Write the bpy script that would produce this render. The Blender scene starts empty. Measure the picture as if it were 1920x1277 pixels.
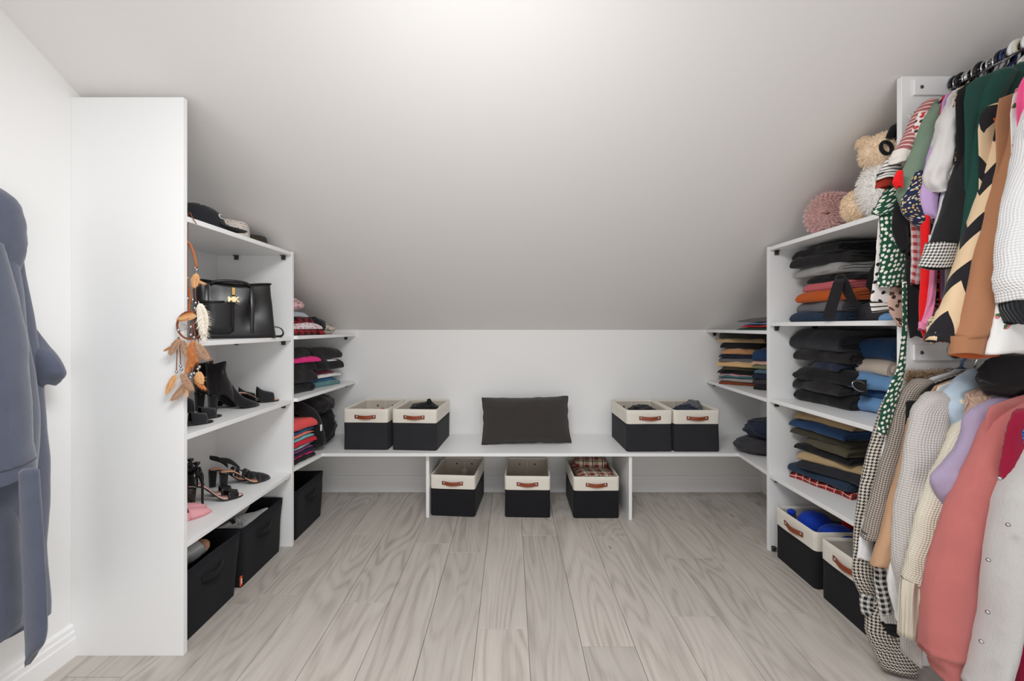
import bpy, math, random
from mathutils import Vector, noise, Matrix
S = bpy.context.scene
COL = S.collection
PI = math.pi
# ------------------------------------------------------------------ camera, light, exposure
F, VX, VY, H = 790.0, 958.0, 613.0, 1.10          # focal length and vanishing point in photo pixels, eye height
cam = bpy.data.cameras.new('camera'); co = bpy.data.objects.new('camera', cam); COL.objects.link(co)
co.location = (0, 0, H); co.rotation_euler = (PI/2, 0, 0)
cam.sensor_width = 36; cam.lens = F/1920*36; cam.shift_x = 2/1920; cam.shift_y = -25.5/1920; cam.clip_start = .02
S.camera = co
w = bpy.data.worlds.new('world'); S.world = w; w.use_nodes = True
w.node_tree.nodes['Background'].inputs[0].default_value = (1.0, .985, .97, 1)
w.node_tree.nodes['Background'].inputs[1].default_value = .6
def area(name, loc, rot, sx, sy, power, col=(1, 1, 1)):
    l = bpy.data.lights.new(name, 'AREA'); l.shape = 'RECTANGLE'; l.size = sx; l.size_y = sy; l.energy = power; l.color = col
    o = bpy.data.objects.new(name, l); COL.objects.link(o); o.location = loc; o.rotation_euler = rot
    return o
area('overhead_fill_light', (-.10, .52, 2.05), (math.radians(9), 0, 0), .7, .5, 26, (.965, .988, 1))  # added fill above the frame, brightens floor and knee wall; no actual fixture
area('rear_fill_light', (.60, -1.2, .80), (PI/2+.34, 0, math.radians(18)), 2.0, 1.3, 15.5, (.95, .98, 1))  # added low fill behind the camera, aimed up at slope and walls; no actual window
S.view_settings.view_transform = 'Standard'; S.view_settings.look = 'None'
S.view_settings.gamma = 1; S.view_settings.use_curve_mapping = False
S.view_settings.exposure = 0.09
S.cycles.use_denoising = True
S.cycles.max_bounces = 8; S.cycles.diffuse_bounces = 5

# ------------------------------------------------------------------ helpers
def XZ(px, Z): return (px-VX)*Z/F
def HZ(py, Z): return H-(py-VY)*Z/F
def lin(c):
    c = c/255
    return c/12.92 if c <= .04045 else ((c+.055)/1.055)**2.4
def rgb(r, g=None, b=None):
    if g is None: g = b = r
    return (lin(r), lin(g), lin(b), 1)
def tag(o, label=None, cat=None, group=None, kind=None):
    if label: o['label'] = label
    if cat: o['category'] = cat
    if group: o['group'] = group
    if kind: o['kind'] = kind
    return o
ORG = {}
def thing(name, label, cat, loc=(0, 0, 0), rotz=0, group=None):
    o = bpy.data.objects.new(name, None); COL.objects.link(o); o.empty_display_size = .05
    o.location = loc; o.rotation_euler = (0, 0, rotz); ORG[o.name] = Vector(loc)
    return tag(o, label, cat, group)
class MB:
    def __init__(s): s.v = []; s.f = []; s.uv = []
    def add(s, vs, fs, uv=None):
        n = len(s.v); s.v += [Vector(p) for p in vs]; s.f += [tuple(i+n for i in f) for f in fs]
        s.uv += list(uv) if uv else [(p[0]+p[1], p[2]) for p in vs]
        return s
    def box(s, x0, x1, y0, y1, z0, z1):
        return s.add([(x0,y0,z0),(x1,y0,z0),(x1,y1,z0),(x0,y1,z0),(x0,y0,z1),(x1,y0,z1),(x1,y1,z1),(x0,y1,z1)],
            [(0,3,2,1),(4,5,6,7),(0,1,5,4),(1,2,6,5),(2,3,7,6),(3,0,4,7)])
    def prism(s, pts, z0, z1):
        n = len(pts)
        return s.add([(x,y,z0) for x,y in pts]+[(x,y,z1) for x,y in pts],
            [tuple(range(n))[::-1], tuple(range(n,2*n))]+[(i,(i+1)%n,n+(i+1)%n,n+i) for i in range(n)])
    def loft(s, rings, cap=(True, True), closed=True, uv=None):
        n = len(rings[0]); vs = []; fs = []; uvs = []; vv = 0
        for k, r in enumerate(rings):
            if k: vv += (Vector(rings[k][0])-Vector(rings[k-1][0])).length
            u = 0; rr = list(r)+([r[0]] if closed else [])
            for i, p in enumerate(rr):
                if i: u += (Vector(p)-Vector(rr[i-1])).length
                vs.append(p); uvs.append((u, vv))
        m = n+1 if closed else n
        for k in range(len(rings)-1):
            for i in range(m-1):
                a = k*m+i; fs.append((a, a+1, a+m+1, a+m))
        for e, on in enumerate(cap):
            if on:
                b = 0 if e == 0 else (len(rings)-1)*m
                if on is True:
                    fs.append(tuple(b+i for i in range(n))[::(-1 if e == 0 else 1)])
                else:                                     # recessed cap: an open cuff or hem seen as hollow
                    c = sum((Vector(p) for p in rings[0 if e == 0 else -1]), Vector())/n
                    mid = [Vector(p)*.88+c*.12 for p in rings[0 if e == 0 else -1]]
                    q = len(vs)
                    vs += mid+[p+Vector(on) for p in mid]+[c+Vector(on)*1.1]
                    uvs += [(0, 0)]*(2*n+1)
                    for i in range(n):
                        j = (i+1) % n
                        f1 = (b+i, b+j, q+j, q+i); f2 = (q+i, q+j, q+n+j, q+n+i); f3 = (q+n+i, q+n+j, q+2*n)
                        if e == 0: f1, f2, f3 = f1[::-1], f2[::-1], f3[::-1]
                        fs += [f1, f2, f3]
        return s.add(vs, fs, uvs)
    def tube(s, path, r, n=8, cap=True, flat=1.0):
        path = [Vector(p) for p in path]; rings = []; up = None
        for i, p in enumerate(path):
            t = (path[min(i+1, len(path)-1)]-path[max(i-1, 0)]).normalized()
            if up is None: up = Vector((0, 0, 1)) if abs(t.z) < .9 else Vector((0, 1, 0))
            a = t.cross(up).normalized(); b = a.cross(t).normalized(); up = b
            rr = r[i] if isinstance(r, (list, tuple)) else r
            rings.append([p+a*math.cos(q)*rr+b*math.sin(q)*rr*flat for q in (2*PI*k/n for k in range(n))])
        return s.loft(rings, (cap, cap))
    def ell(s, c, r, nu=16, nv=10, fn=None):
        rings = []; c = Vector(c)
        for j in range(nv+1):
            th = PI*j/nv; th = min(max(th, .03), PI-.03)
            ring = []
            for i in range(nu):
                ph = 2*PI*i/nu
                d = Vector((math.sin(th)*math.cos(ph), math.sin(th)*math.sin(ph), -math.cos(th)))
                k = fn(d) if fn else 1
                ring.append(c+Vector((d.x*r[0], d.y*r[1], d.z*r[2]))*k)
            rings.append(ring)
        return s.loft(rings)
    def xf(s, m):
        s.v = [m @ p for p in s.v]; return s
    def build(s, name, mat, parent=None, smooth=True, bevel=0, subd=0, org=None, local=False, label=None):
        if local: o0 = Vector((0, 0, 0))
        else: o0 = Vector(org) if org is not None else (ORG[parent.name] if parent else Vector((0, 0, 0)))
        me = bpy.data.meshes.new(name); me.from_pydata([p-o0 for p in s.v], [], s.f)
        uvl = me.uv_layers.new(name='UVMap')
        vi = [0]*len(me.loops); me.loops.foreach_get('vertex_index', vi)
        fl = []
        for i in vi: fl += s.uv[i]
        uvl.data.foreach_set('uv', fl)
        if smooth: me.polygons.foreach_set('use_smooth', [True]*len(me.polygons))
        me.materials.append(mat)
        o = bpy.data.objects.new(name, me); COL.objects.link(o)
        if parent: o.parent = parent
        else: o.location = o0
        ORG[o.name] = o0
        if bevel:
            b = o.modifiers.new('bevel', 'BEVEL'); b.width = bevel; b.segments = 2; b.limit_method = 'ANGLE'
        if subd:
            m = o.modifiers.new('subd', 'SUBSURF'); m.levels = subd; m.render_levels = subd
        if label: o['label'] = label
        return o
def single(name, mb, mat, label, cat, loc, group=None, **k):
    o = mb.build(name, mat, None, org=loc, **k)
    return tag(o, label, cat, group)
KIDS = {}
def copy_tree(o, parent=None):
    c = o.copy(); COL.objects.link(c)
    if parent: c.parent = parent
    for ch in [k for k in bpy.data.objects if k.parent == o]: copy_tree(ch, c)
    return c
def spline(rows, n):
    """Catmull-Rom through tuples, n samples"""
    out = []; m = len(rows)-1
    for k in range(n):
        t = k/(n-1)*m; i = min(int(t), m-1); f = t-i
        p0, p1, p2, p3 = rows[max(i-1, 0)], rows[i], rows[i+1], rows[min(i+2, m)]
        out.append(tuple(.5*((2*b)+(-a+c)*f+(2*a-5*b+4*c-d)*f*f+(-a+3*b-3*c+d)*f**3) for a, b, c, d in zip(p0, p1, p2, p3)))
    return out
def smooth01(t):
    t = max(0, min(1, t)); return t*t*(3-2*t)
def nz(x, y=0, z=0): return noise.noise(Vector((x, y, z)))

# ------------------------------------------------------------------ materials
class G:
    def __init__(s, name, rough=.8, spec=.3):
        s.flat = False; s.m = bpy.data.materials.new(name); s.m.use_nodes = True; s.nt = s.m.node_tree; s.N = s.nt.nodes
        s.b = s.N['Principled BSDF']; s.b.inputs['Roughness'].default_value = rough
        s.b.inputs['Specular IOR Level'].default_value = spec
    def n(s, t, **kw):
        x = s.N.new(t)
        for k, v in kw.items(): setattr(x, k, v)
        return x
    def link(s, a, b):
        if isinstance(a, (int, float, tuple)): b.default_value = a
        else: s.nt.links.new(a, b)
    def math(s, op, a, b=0.0, c=0.0):
        x = s.n('ShaderNodeMath', operation=op); s.link(a, x.inputs[0]); s.link(b, x.inputs[1]); s.link(c, x.inputs[2]); return x.outputs[0]
    def mix(s, f, a, b):
        x = s.n('ShaderNodeMix', data_type='RGBA'); s.link(f, x.inputs[0]); s.link(a, x.inputs[6]); s.link(b, x.inputs[7]); return x.outputs[2]
    def noise(s, vec, scale, detail=2, rough=.5, dist=0):
        x = s.n('ShaderNodeTexNoise'); s.link(vec, x.inputs['Vector']); x.inputs['Scale'].default_value = scale
        x.inputs['Detail'].default_value = detail; x.inputs['Roughness'].default_value = rough; x.inputs['Distortion'].default_value = dist
        return x.outputs[0]
    def vor(s, vec, scale, rnd=1.0, feature='F1', out='Distance'):
        x = s.n('ShaderNodeTexVoronoi', feature=feature); x.voronoi_dimensions = '2D' if s.flat else '3D'; s.link(vec, x.inputs['Vector']); x.inputs['Scale'].default_value = scale
        x.inputs['Randomness'].default_value = rnd; return x.outputs[out]
    def obj(s): return s.n('ShaderNodeTexCoord').outputs['Object']
    def uv(s):
        x = s.n('ShaderNodeSeparateXYZ'); t = s.n('ShaderNodeTexCoord'); s.link(t.outputs['UV'], x.inputs[0]); return x.outputs[0], x.outputs[1], t.outputs['UV']
    def mapv(s, vec, sc=(1, 1, 1), loc=(0, 0, 0)):
        x = s.n('ShaderNodeMapping'); s.link(vec, x.inputs[0]); x.inputs['Scale'].default_value = sc; x.inputs['Location'].default_value = loc; return x.outputs[0]
    def ramp(s, f, stops):
        x = s.n('ShaderNodeValToRGB'); s.link(f, x.inputs[0]); e = x.color_ramp.elements
        while len(e) < len(stops): e.new(.5)
        for q, (p, c) in zip(e, stops): q.position = p; q.color = c
        return x.outputs[0]
    def bump(s, h, strength=.3, dist=.002):
        x = s.n('ShaderNodeBump'); x.inputs['Strength'].default_value = strength; x.inputs['Distance'].default_value = dist
        s.link(h, x.inputs['Height']); s.link(x.outputs[0], s.b.inputs['Normal'])
    def color(s, c): s.link(c, s.b.inputs['Base Color'])
def plain(name, c, rough=.6, spec=.35, var=.04, sc=6, bump=0, metal=0):
    g = G(name, rough, spec); g.b.inputs['Metallic'].default_value = metal
    n = g.noise(g.obj(), sc, 3)
    a = tuple(x*(1-var) for x in c[:3])+(1,); b = tuple(min(1, x*(1+var)) for x in c[:3])+(1,)
    g.color(g.mix(n, a, b))
    if bump: g.bump(g.noise(g.obj(), 180, 2), bump, .001)
    return g.m
def stripe(g, v, period, duty, off=0.0):
    return g.math('LESS_THAN', g.math('FRACT', g.math('ADD', g.math('DIVIDE', v, period), off)), duty)
MC = {}
def fabric(name, c, pat=None, c2=None, sc=1.0, knit=None, ks=1.0, rough=.92, fuzz=.12, c3=None, sheen=.15):
    """woven or knitted cloth; patterns follow the cloth's own UVs in metres"""
    if name in MC: return MC[name]
    g = G(name, rough, .15); g.flat = True; u, v, uv = g.uv()
    n = g.noise(g.mapv(uv, (1, 1, 1)), 420, 2)
    n2 = g.noise(g.obj(), 14, 3)
    base = c
    if pat == 'stripes': base = g.mix(stripe(g, v, .034*sc, .3), c, c2)
    elif pat == 'ustripes': base = g.mix(stripe(g, u, .034*sc, .3), c, c2)
    elif pat == 'dots': base = g.mix(g.math('LESS_THAN', g.vor(g.mapv(uv, (1, .8, 1)), 74/sc, .5), .31), c, c2)
    elif pat == 'bigdots': base = g.mix(g.math('LESS_THAN', g.vor(uv, 33/sc, .2), .20), c, c2)
    elif pat == 'hound' or pat == 'check':
        th = .0026*sc if pat == 'hound' else .0011*sc
        i = g.math('FLOOR', g.math('DIVIDE', u, th)); j = g.math('FLOOR', g.math('DIVIDE', v, th))
        wa = g.math('LESS_THAN', g.math('FLOORED_MODULO', i, 8.0), 4.0); wb = g.math('LESS_THAN', g.math('FLOORED_MODULO', j, 8.0), 4.0)
        tw = g.math('LESS_THAN', g.math('FLOORED_MODULO', g.math('ADD', i, j), 4.0), 2.0)
        f = g.math('ADD', g.math('MULTIPLY', tw, wa), g.math('MULTIPLY', g.math('SUBTRACT', 1.0, tw), wb))
        base = g.mix(f, c, c2)
    elif pat == 'plaid':
        a = stripe(g, u, .045*sc, .45); b = stripe(g, v, .045*sc, .45)
        base = g.mix(g.math('MULTIPLY', g.math('ADD', a, b), .5), c, c2)
        if c3: base = g.mix(g.math('MAXIMUM', stripe(g, u, .045*sc, .09, .2), stripe(g, v, .045*sc, .09, .2)), base, c3)
    elif pat == 'floral':
        d = g.vor(uv, 48/sc, 1); cc = g.vor(uv, 48/sc, 1, 'F1', 'Color')
        x = g.n('ShaderNodeSeparateColor'); g.link(cc, x.inputs[0])
        dd = g.math('ADD', d, g.math('MULTIPLY', g.noise(uv, 160/sc, 2), .25))
        base = g.mix(g.math('MULTIPLY', g.math('LESS_THAN', dd, .46), g.math('GREATER_THAN', x.outputs[0], .35)), c, c2)
        if c3: base = g.mix(g.math('MULTIPLY', g.math('LESS_THAN', dd, .40), g.math('GREATER_THAN', x.outputs[0], .72)), base, c3)
    elif pat == 'sprigs':
        d = g.vor(uv, 30/sc, .9); x = g.n('ShaderNodeSeparateColor'); g.link(g.vor(uv, 30/sc, .9, 'F1', 'Color'), x.inputs[0])
        dd = g.math('ADD', d, g.math('MULTIPLY', g.noise(uv, 110/sc, 1), .40))
        on = g.math('MULTIPLY', g.math('LESS_THAN', dd, .42), g.math('GREATER_THAN', x.outputs[0], .45))
        base = g.mix(on, c, g.mix(g.math('GREATER_THAN', g.noise(uv, 60/sc, 1), .5), c2, c3))
    elif pat == 'leopard':
        d = g.math('ADD', g.vor(uv, 62/sc, .8), g.math('MULTIPLY', g.noise(uv, 120/sc, 2), .35))
        r = g.math('MULTIPLY', g.math('GREATER_THAN', d, .32), g.math('LESS_THAN', d, .56))
        base = g.mix(r, c, c2)
        if c3: base = g.mix(g.math('LESS_THAN', d, .32), base, c3)
    elif pat == 'zigzag':
        tri = g.math('PINGPONG', g.math('MULTIPLY', u, 1.0), .022*sc)
        base = g.mix(stripe(g, g.math('ADD', v, g.math('MULTIPLY', tri, 1.6)), .085*sc, .42), c, c2)
    h = n
    if knit == 'waffle':
        a = g.math('SINE', g.math('MULTIPLY', u, 900/ks)); b = g.math('SINE', g.math('MULTIPLY', v, 900/ks))
        h = g.math('ADD', g.math('MULTIPLY', a, .5), g.math('MULTIPLY', b, .5))
    elif knit == 'rib': h = g.math('SINE', g.math('MULTIPLY', u, 800/ks))
    elif knit == 'vrib': h = g.math('SINE', g.math('MULTIPLY', v, 800/ks))
    elif knit == 'stitch':
        a = g.math('SINE', g.math('ADD', g.math('MULTIPLY', v, 2200/ks), g.math('MULTIPLY', g.math('SINE', g.math('MULTIPLY', u, 1400/ks)), 1.6))); h = a
    elif knit == 'fuzzy': h = g.noise(g.mapv(uv, (1, .5, 1)), 160/ks, 4, .7)
    f = g.math('ADD', g.math('MULTIPLY', n, fuzz), g.math('MULTIPLY', n2, fuzz))
    dark = g.n('ShaderNodeMix', data_type='RGBA', blend_type='MULTIPLY'); dark.inputs[0].default_value = 1
    g.link(base, dark.inputs[6])
    val = g.n('ShaderNodeCombineColor'); q = g.math('ADD', f, 1-fuzz)
    for k in range(3): g.link(q, val.inputs[k])
    g.link(val.outputs[0], dark.inputs[7]); g.color(dark.outputs[2])
    g.bump(h, .55 if knit else .25, .0028*ks if knit else .0008)
    g.b.inputs['Sheen Weight'].default_value = sheen
    MC[name] = g.m
    return g.m

M = {}
def _wall(name, c, rough=.9):
    g = G(name, rough, .2); n = g.noise(g.obj(), 1.3, 2); f = g.noise(g.obj(), 90, 3)
    g.color(g.mix(n, tuple(x*.985 for x in c[:3])+(1,), c)); g.bump(f, .06, .001); return g.m
M['wall'] = _wall('wall_paint', rgb(238, 237, 236))
M['ceil'] = _wall('ceiling_paint', rgb(236, 233, 231))
M['melamine'] = plain('white_melamine', rgb(240, 240, 240), .38, .4, .01, 2)
M['trim'] = plain('white_trim', rgb(240, 239, 239), .45, .4, .01, 2)
M['steel'] = plain('dark_steel', rgb(90, 92, 95), .35, .5, .1, 40, 0, .8)
M['chrome'] = plain('chrome', rgb(205, 206, 208), .15, .5, .03, 20, 0, 1)
M['gold'] = plain('gold_metal', rgb(214, 178, 110), .28, .5, .05, 20, 0, 1)
M['silver'] = plain('silver_bead', rgb(190, 190, 192), .25, .5, .1, 60, 0, 1)
M['basket_black'] = fabric('basket_black', rgb(33, 32, 35), fuzz=.3, sheen=.05)
M['basket_grey'] = fabric('basket_grey', rgb(47, 46, 49), fuzz=.3, sheen=.05)
M['cream'] = fabric('cream_canvas', rgb(228, 222, 211), fuzz=.08)
M['lining'] = fabric('lining_canvas', rgb(206, 197, 184), fuzz=.1)
M['leather'] = plain('brown_leather', rgb(139, 66, 37), .5, .4, .15, 60, .2)
M['bin'] = fabric('bin_fabric', rgb(28, 29, 33), fuzz=.3, sheen=.05)
M['blackleather'] = None
g = G('black_leather', .30, .5); g.color(g.mix(g.noise(g.obj(), 9, 3), rgb(24, 23, 24), rgb(36, 35, 35))); g.bump(g.vor(g.obj(), 330), .12, .0006); M['blackleather'] = g.m
M['suede'] = fabric('black_suede', rgb(31, 29, 30), fuzz=.35, sheen=.3)
M['suede2'] = fabric('black_nubuck', rgb(38, 37, 40), fuzz=.35, sheen=.3)
M['patent'] = plain('black_patent', rgb(17, 16, 18), .12, .5, .1, 20)
M['nude'] = plain('nude_insole', rgb(222, 168, 140), .6, .3, .08, 30)
M['blush'] = plain('blush_insole', rgb(225, 180, 168), .6, .3, .08, 30)
g = G('glitter', .3, .5); g.color(g.mix(g.math('GREATER_THAN', g.vor(g.obj(), 500, 1, 'F1', 'Distance'), .35), rgb(120, 112, 105), rgb(22, 20, 22))); g.b.inputs['Metallic'].default_value = .4; M['glitter'] = g.m
M['pinkshoe'] = fabric('pink_suede', rgb(233, 165, 172), fuzz=.1)

# wood for the planks: pale grey oak, growth rings stretched along the plank
g = G('grey_oak', .5, .35)
geo = g.n('ShaderNodeNewGeometry').outputs['Position']; oi = g.n('ShaderNodeObjectInfo').outputs['Random']
off = g.n('ShaderNodeCombineXYZ'); g.link(g.math('MULTIPLY', oi, 31.0), off.inputs[0]); g.link(g.math('MULTIPLY', oi, 77.0), off.inputs[1]); g.link(g.math('MULTIPLY', oi, 13.0), off.inputs[2])
va = g.n('ShaderNodeVectorMath', operation='ADD'); g.link(geo, va.inputs[0]); g.link(off.outputs[0], va.inputs[1]); pv = va.outputs[0]
big = g.noise(g.mapv(pv, (5.5, .95, 1)), 1.0, 1.5, .5, .25)
ring = g.math('SINE', g.math('MULTIPLY', big, 95.0))
ring = g.math('POWER', g.math('ADD', g.math('MULTIPLY', ring, .5), .5), 1.7)
fine = g.noise(g.mapv(pv, (150, 4, 1)), 1.0, 3, .65)
mid = g.noise(g.mapv(pv, (26, 1.4, 1)), 1.0, 3, .6)
patch = g.noise(g.mapv(pv, (3.5, .8, 1)), 1.0, 2)
k = g.math('ADD', g.math('MULTIPLY', ring, g.math('MULTIPLY', patch, .30)), g.math('ADD', g.math('MULTIPLY', fine, .34), g.math('MULTIPLY', mid, .46)))
cc = g.ramp(k, [(.22, rgb(208, 201, 193)), (.48, rgb(192, 184, 176)), (.66, rgb(168, 160, 152)), (.85, rgb(138, 130, 123))])
kn = g.vor(g.mapv(pv, (4.2, 1.15, 1)), 1.0, 1.0)
cc = g.mix(g.math('MULTIPLY', g.math('LESS_THAN', kn, .034), .55), cc, rgb(112, 98, 88))
tone = g.n('ShaderNodeMix', data_type='RGBA', blend_type='MULTIPLY'); tone.inputs[0].default_value = 1; g.link(cc, tone.inputs[6])
tv = g.n('ShaderNodeCombineColor'); q = g.math('ADD', g.math('MULTIPLY', oi, .13), .89)
for i in range(3): g.link(q, tv.inputs[i])
g.link(tv.outputs[0], tone.inputs[7]); g.color(tone.outputs[2]); g.bump(fine, .10, .0006)
g.link(g.math('ADD', g.math('MULTIPLY', fine, .15), .42), g.b.inputs['Roughness'])
M['oak'] = g.m
M['joint'] = plain('floor_joint', rgb(150, 136, 122), .8, .2)

# ------------------------------------------------------------------ the room
WL, WR, WB, KNEE = -1.470, 1.668, 2.82, 1.08
PITCH = .583
def ceil_h(y): return KNEE+PITCH*(WB-y)
def struct(name, mb, mat, parent=None, **k):
    o = mb.build(name, mat, parent, smooth=False, **k)
    if not parent: o['kind'] = 'structure'
    return o
YF = .30                                     # where the slope meets the flat ceiling
hf = ceil_h(YF)
fl = struct('floor', MB().box(WL-.1, WR+.1, -1.6, WB+.1, -.12, -.006), M['joint'])
struct('wall_back', MB().box(WL-.1, WR+.1, WB, WB+.1, 0, KNEE+.02), M['wall'])
struct('wall_left', MB().add([(WL,-1.6,0),(WL,WB,0),(WL,WB,KNEE),(WL,YF,hf),(WL,-1.6,hf),(WL-.1,-1.6,0),(WL-.1,WB,0),(WL-.1,WB,KNEE),(WL-.1,YF,hf),(WL-.1,-1.6,hf)],
    [(0,1,2,3,4),(9,8,7,6,5),(0,5,6,1),(1,6,7,2),(2,7,8,3),(3,8,9,4),(4,9,5,0)]), M['wall'])
struct('wall_right', MB().add([(WR,-1.6,0),(WR,WB,0),(WR,WB,KNEE),(WR,YF,hf),(WR,-1.6,hf),(WR+.1,-1.6,0),(WR+.1,WB,0),(WR+.1,WB,KNEE),(WR+.1,YF,hf),(WR+.1,-1.6,hf)],
    [(4,3,2,1,0),(5,6,7,8,9),(1,6,5,0),(2,7,6,1),(3,8,7,2),(4,9,8,3),(0,5,9,4)]), M['wall'])
ce = MB(); t = .08
ce.add([(x, y, z) for x in (WL-.1, WR+.1) for y, z in ((WB+.05, ceil_h(WB+.05)), (YF, hf), (-1.6, hf), (-1.6, hf+t), (YF, hf+t), (WB+.05, ceil_h(WB+.05)+t))],
    [(0,1,2,3,4,5),(11,10,9,8,7,6),(0,6,7,1),(1,7,8,2),(2,8,9,3),(3,9,10,4),(4,10,11,5),(5,11,6,0)])
struct('ceiling', ce, M['ceil'])
# floor planks
PW = .183; X0 = .0613
joints = {0: 2.418*.8495, -1: 2.418*.8495, 1: 2.616*.8495, -2: 2.52*.8495, -3: 1.98*.8495, -4: 2.63*.8495, -5: 2.04*.8495, 2: 1.709*.8495, 3: 2.60*.8495, 4: 1.887*.8495, 5: 2.36*.8495, 6: 1.91*.8495}
joints[0] = 1.807*.8495
R = random.Random(4)
for c in range(-9, 10):
    # column c spans from X0+(c-1)*PW to X0+c*PW
    xa, xb = max(X0+(c-1)*PW, WL), min(X0+c*PW, WR)
    if xb-xa < .01: continue
    j = joints.get(c, 1.2+R.random()*1.2)
    cuts = sorted([j+k*1.21 for k in range(-3, 3)]); cuts = [y for y in cuts if -.9 < y < WB-.04]
    ys = [-.9]+cuts+[WB-.002]
    for a, b in zip(ys[:-1], ys[1:]):
        e = .0007; h = .0011
        x0, x1, y0, y1 = xa+e, xb-e, a+e, b-e
        m = MB().add([(x0,y0,-.008),(x1,y0,-.008),(x1,y1,-.008),(x0,y1,-.008),(x0,y0,-h),(x1,y0,-h),(x1,y1,-h),(x0,y1,-h),(x0+h,y0+h,0),(x1-h,y0+h,0),(x1-h,y1-h,0),(x0+h,y1-h,0)],
            [(0,1,5,4),(1,2,6,5),(2,3,7,6),(3,0,4,7),(4,5,9,8),(5,6,10,9),(6,7,11,10),(7,4,8,11),(8,9,10,11)])
        m.build('plank', M['oak'], fl, smooth=False)
# baseboards: stepped colonial profile swept along each wall
def baseboard(name, p0, p1, inward):
    prof = [(0,0),(.016,0),(.016,.060),(.013,.066),(.013,.082),(.009,.088),(.009,.100),(.005,.106),(0,.108)]
    d = (Vector(p1)-Vector(p0)); rings = []
    for p in (p0, p1): rings.append([Vector((p[0]+inward[0]*a, p[1]+inward[1]*a, z)) for a, z in prof])
    return struct(name, MB().loft(rings), M['trim'])
baseboard('baseboard_back', (WL, WB), (WR, WB), (0, -1))
baseboard('baseboard_left', (WL, -1.0), (WL, 1.408), (1, 0))
baseboard('baseboard_right', (WR, 1.36), (WR, .5), (-1, 0))
# ------------------------------------------------------------------ shelving
def board(name, parent, x0, x1, y0, y1, z0, z1):
    return MB().box(x0, x1, y0, y1, z0, z1).build(name, M['melamine'], parent, smooth=False, bevel=.0012)
def bracket(parent, x, y, z):
    m = MB().box(x-.009, x+.009, y-.004, y+.004, z-.022, z).box(x-.009, x+.009, y-.014, y+.014, z-.004, z)
    m.ell((x, y-.005, z-.013), (.004, .003, .004), 8, 6)
    m.build('bracket', M['steel'], parent, smooth=False)
T = .018
LX = -1.095                                   # front edge of the left unit
LP0, LP1 = 1.408, 1.426                       # its end panel
LM0, LM1 = 2.108, 2.126                       # its divider
lu = thing('shelving_unit', 'tall white melamine shelving unit along the left wall, holding shoes and a handbag', 'shelving', (WL, LP0, 0))
def slant_panel(name, parent, x0, x1, y0, y1, top=None):
    a, b = (ceil_h(y0)-.004, ceil_h(y1)-.004) if top is None else (top, top)
    b = min(b, a)
    m = MB().add([(x0,y0,0),(x1,y0,0),(x1,y1,0),(x0,y1,0),(x0,y0,b),(x1,y0,b),(x1,y1,b),(x0,y1,b)], [(0,3,2,1),(4,5,6,7),(0,1,5,4),(1,2,6,5),(2,3,7,6),(3,0,4,7)])
    return m.build(name, M['melamine'], parent, smooth=False, bevel=.0012)
slant_panel('end_panel', lu, WL, LX, LP0, LP1, 1.868)
slant_panel('divider_panel', lu, WL, LX, LM0, LM1, 1.478)
LS = [1.475, 1.050, .735, .370]
for h in LS:
    board('shelf', lu, WL, LX-.002, LP1, LM0, h-T, h)
    for x in (WL+.10, LX-.04): bracket(lu, x, LM0-.006, h-T)
for h in (1.055, .740):
    x0, x1 = LX+.02, LX+.055
    MB().prism([(WL, LM1), (x0, LM1), (x1, WB), (WL, WB)], h-T, h).build('corner_shelf', M['melamine'], lu, smooth=False, bevel=.0012)
    bracket(lu, x1-.06, WB-.012, h-T)
RX = 1.267
RM0, RM1 = 2.070, 2.088
RP0, RP1 = 1.366, 1.384
ru = thing('shelving_unit', 'tall white melamine shelving unit on the right, full of folded trousers', 'shelving', (RX, RP0, 0))
slant_panel('end_panel', ru, RX, WR, RP0, RP1)
slant_panel('divider_panel', ru, RX, WR, RM0, RM1, 1.494)
RS = [1.493, 1.122, .749, .378]
for h in RS:
    board('shelf', ru, RX+.002, WR, RP1, RM0, h-T, h)
    for x in (RX+.035, RX+.22): bracket(ru, x, RM0-.006, h-T)
bracket(ru, RX+.02, RM0-.006, .024)
for h in (1.082, .745):
    x0, x1 = RX+.0, RX+.04
    MB().prism([(x0, RM1), (WR, RM1), (WR, WB), (x1, WB)], h-T, h).build('corner_shelf', M['melamine'], ru, smooth=False, bevel=.0012)
    bracket(ru, x1+.05, WB-.012, h-T)
slant_panel('rear_panel', ru, RX+.02, WR, .60, .618, 2.05)
# bench with corner returns and two upright supports
BH = .384; BF = 2.385
be = thing('bench', 'low white bench board along the back wall, with dark pillow and baskets on it', 'bench', (0, 2.6, 0))
MB().prism([(LX-.30, LM1), (LX-.005, LM1), (LX+.028, BF), (RX+.022, BF), (RX, RM1), (RX+.30, RM1), (WR, RM1), (WR, WB-.001), (WL, WB-.001), (WL, LM1)], BH-T, BH).build('bench_top', M['melamine'], be, smooth=False, bevel=.0012)
board('support', be, -.490, -.472, BF+.045, WB-.02, 0, BH-T)
board('support', be, .672, .690, BF+.015, WB-.02, 0, BH-T)

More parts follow.
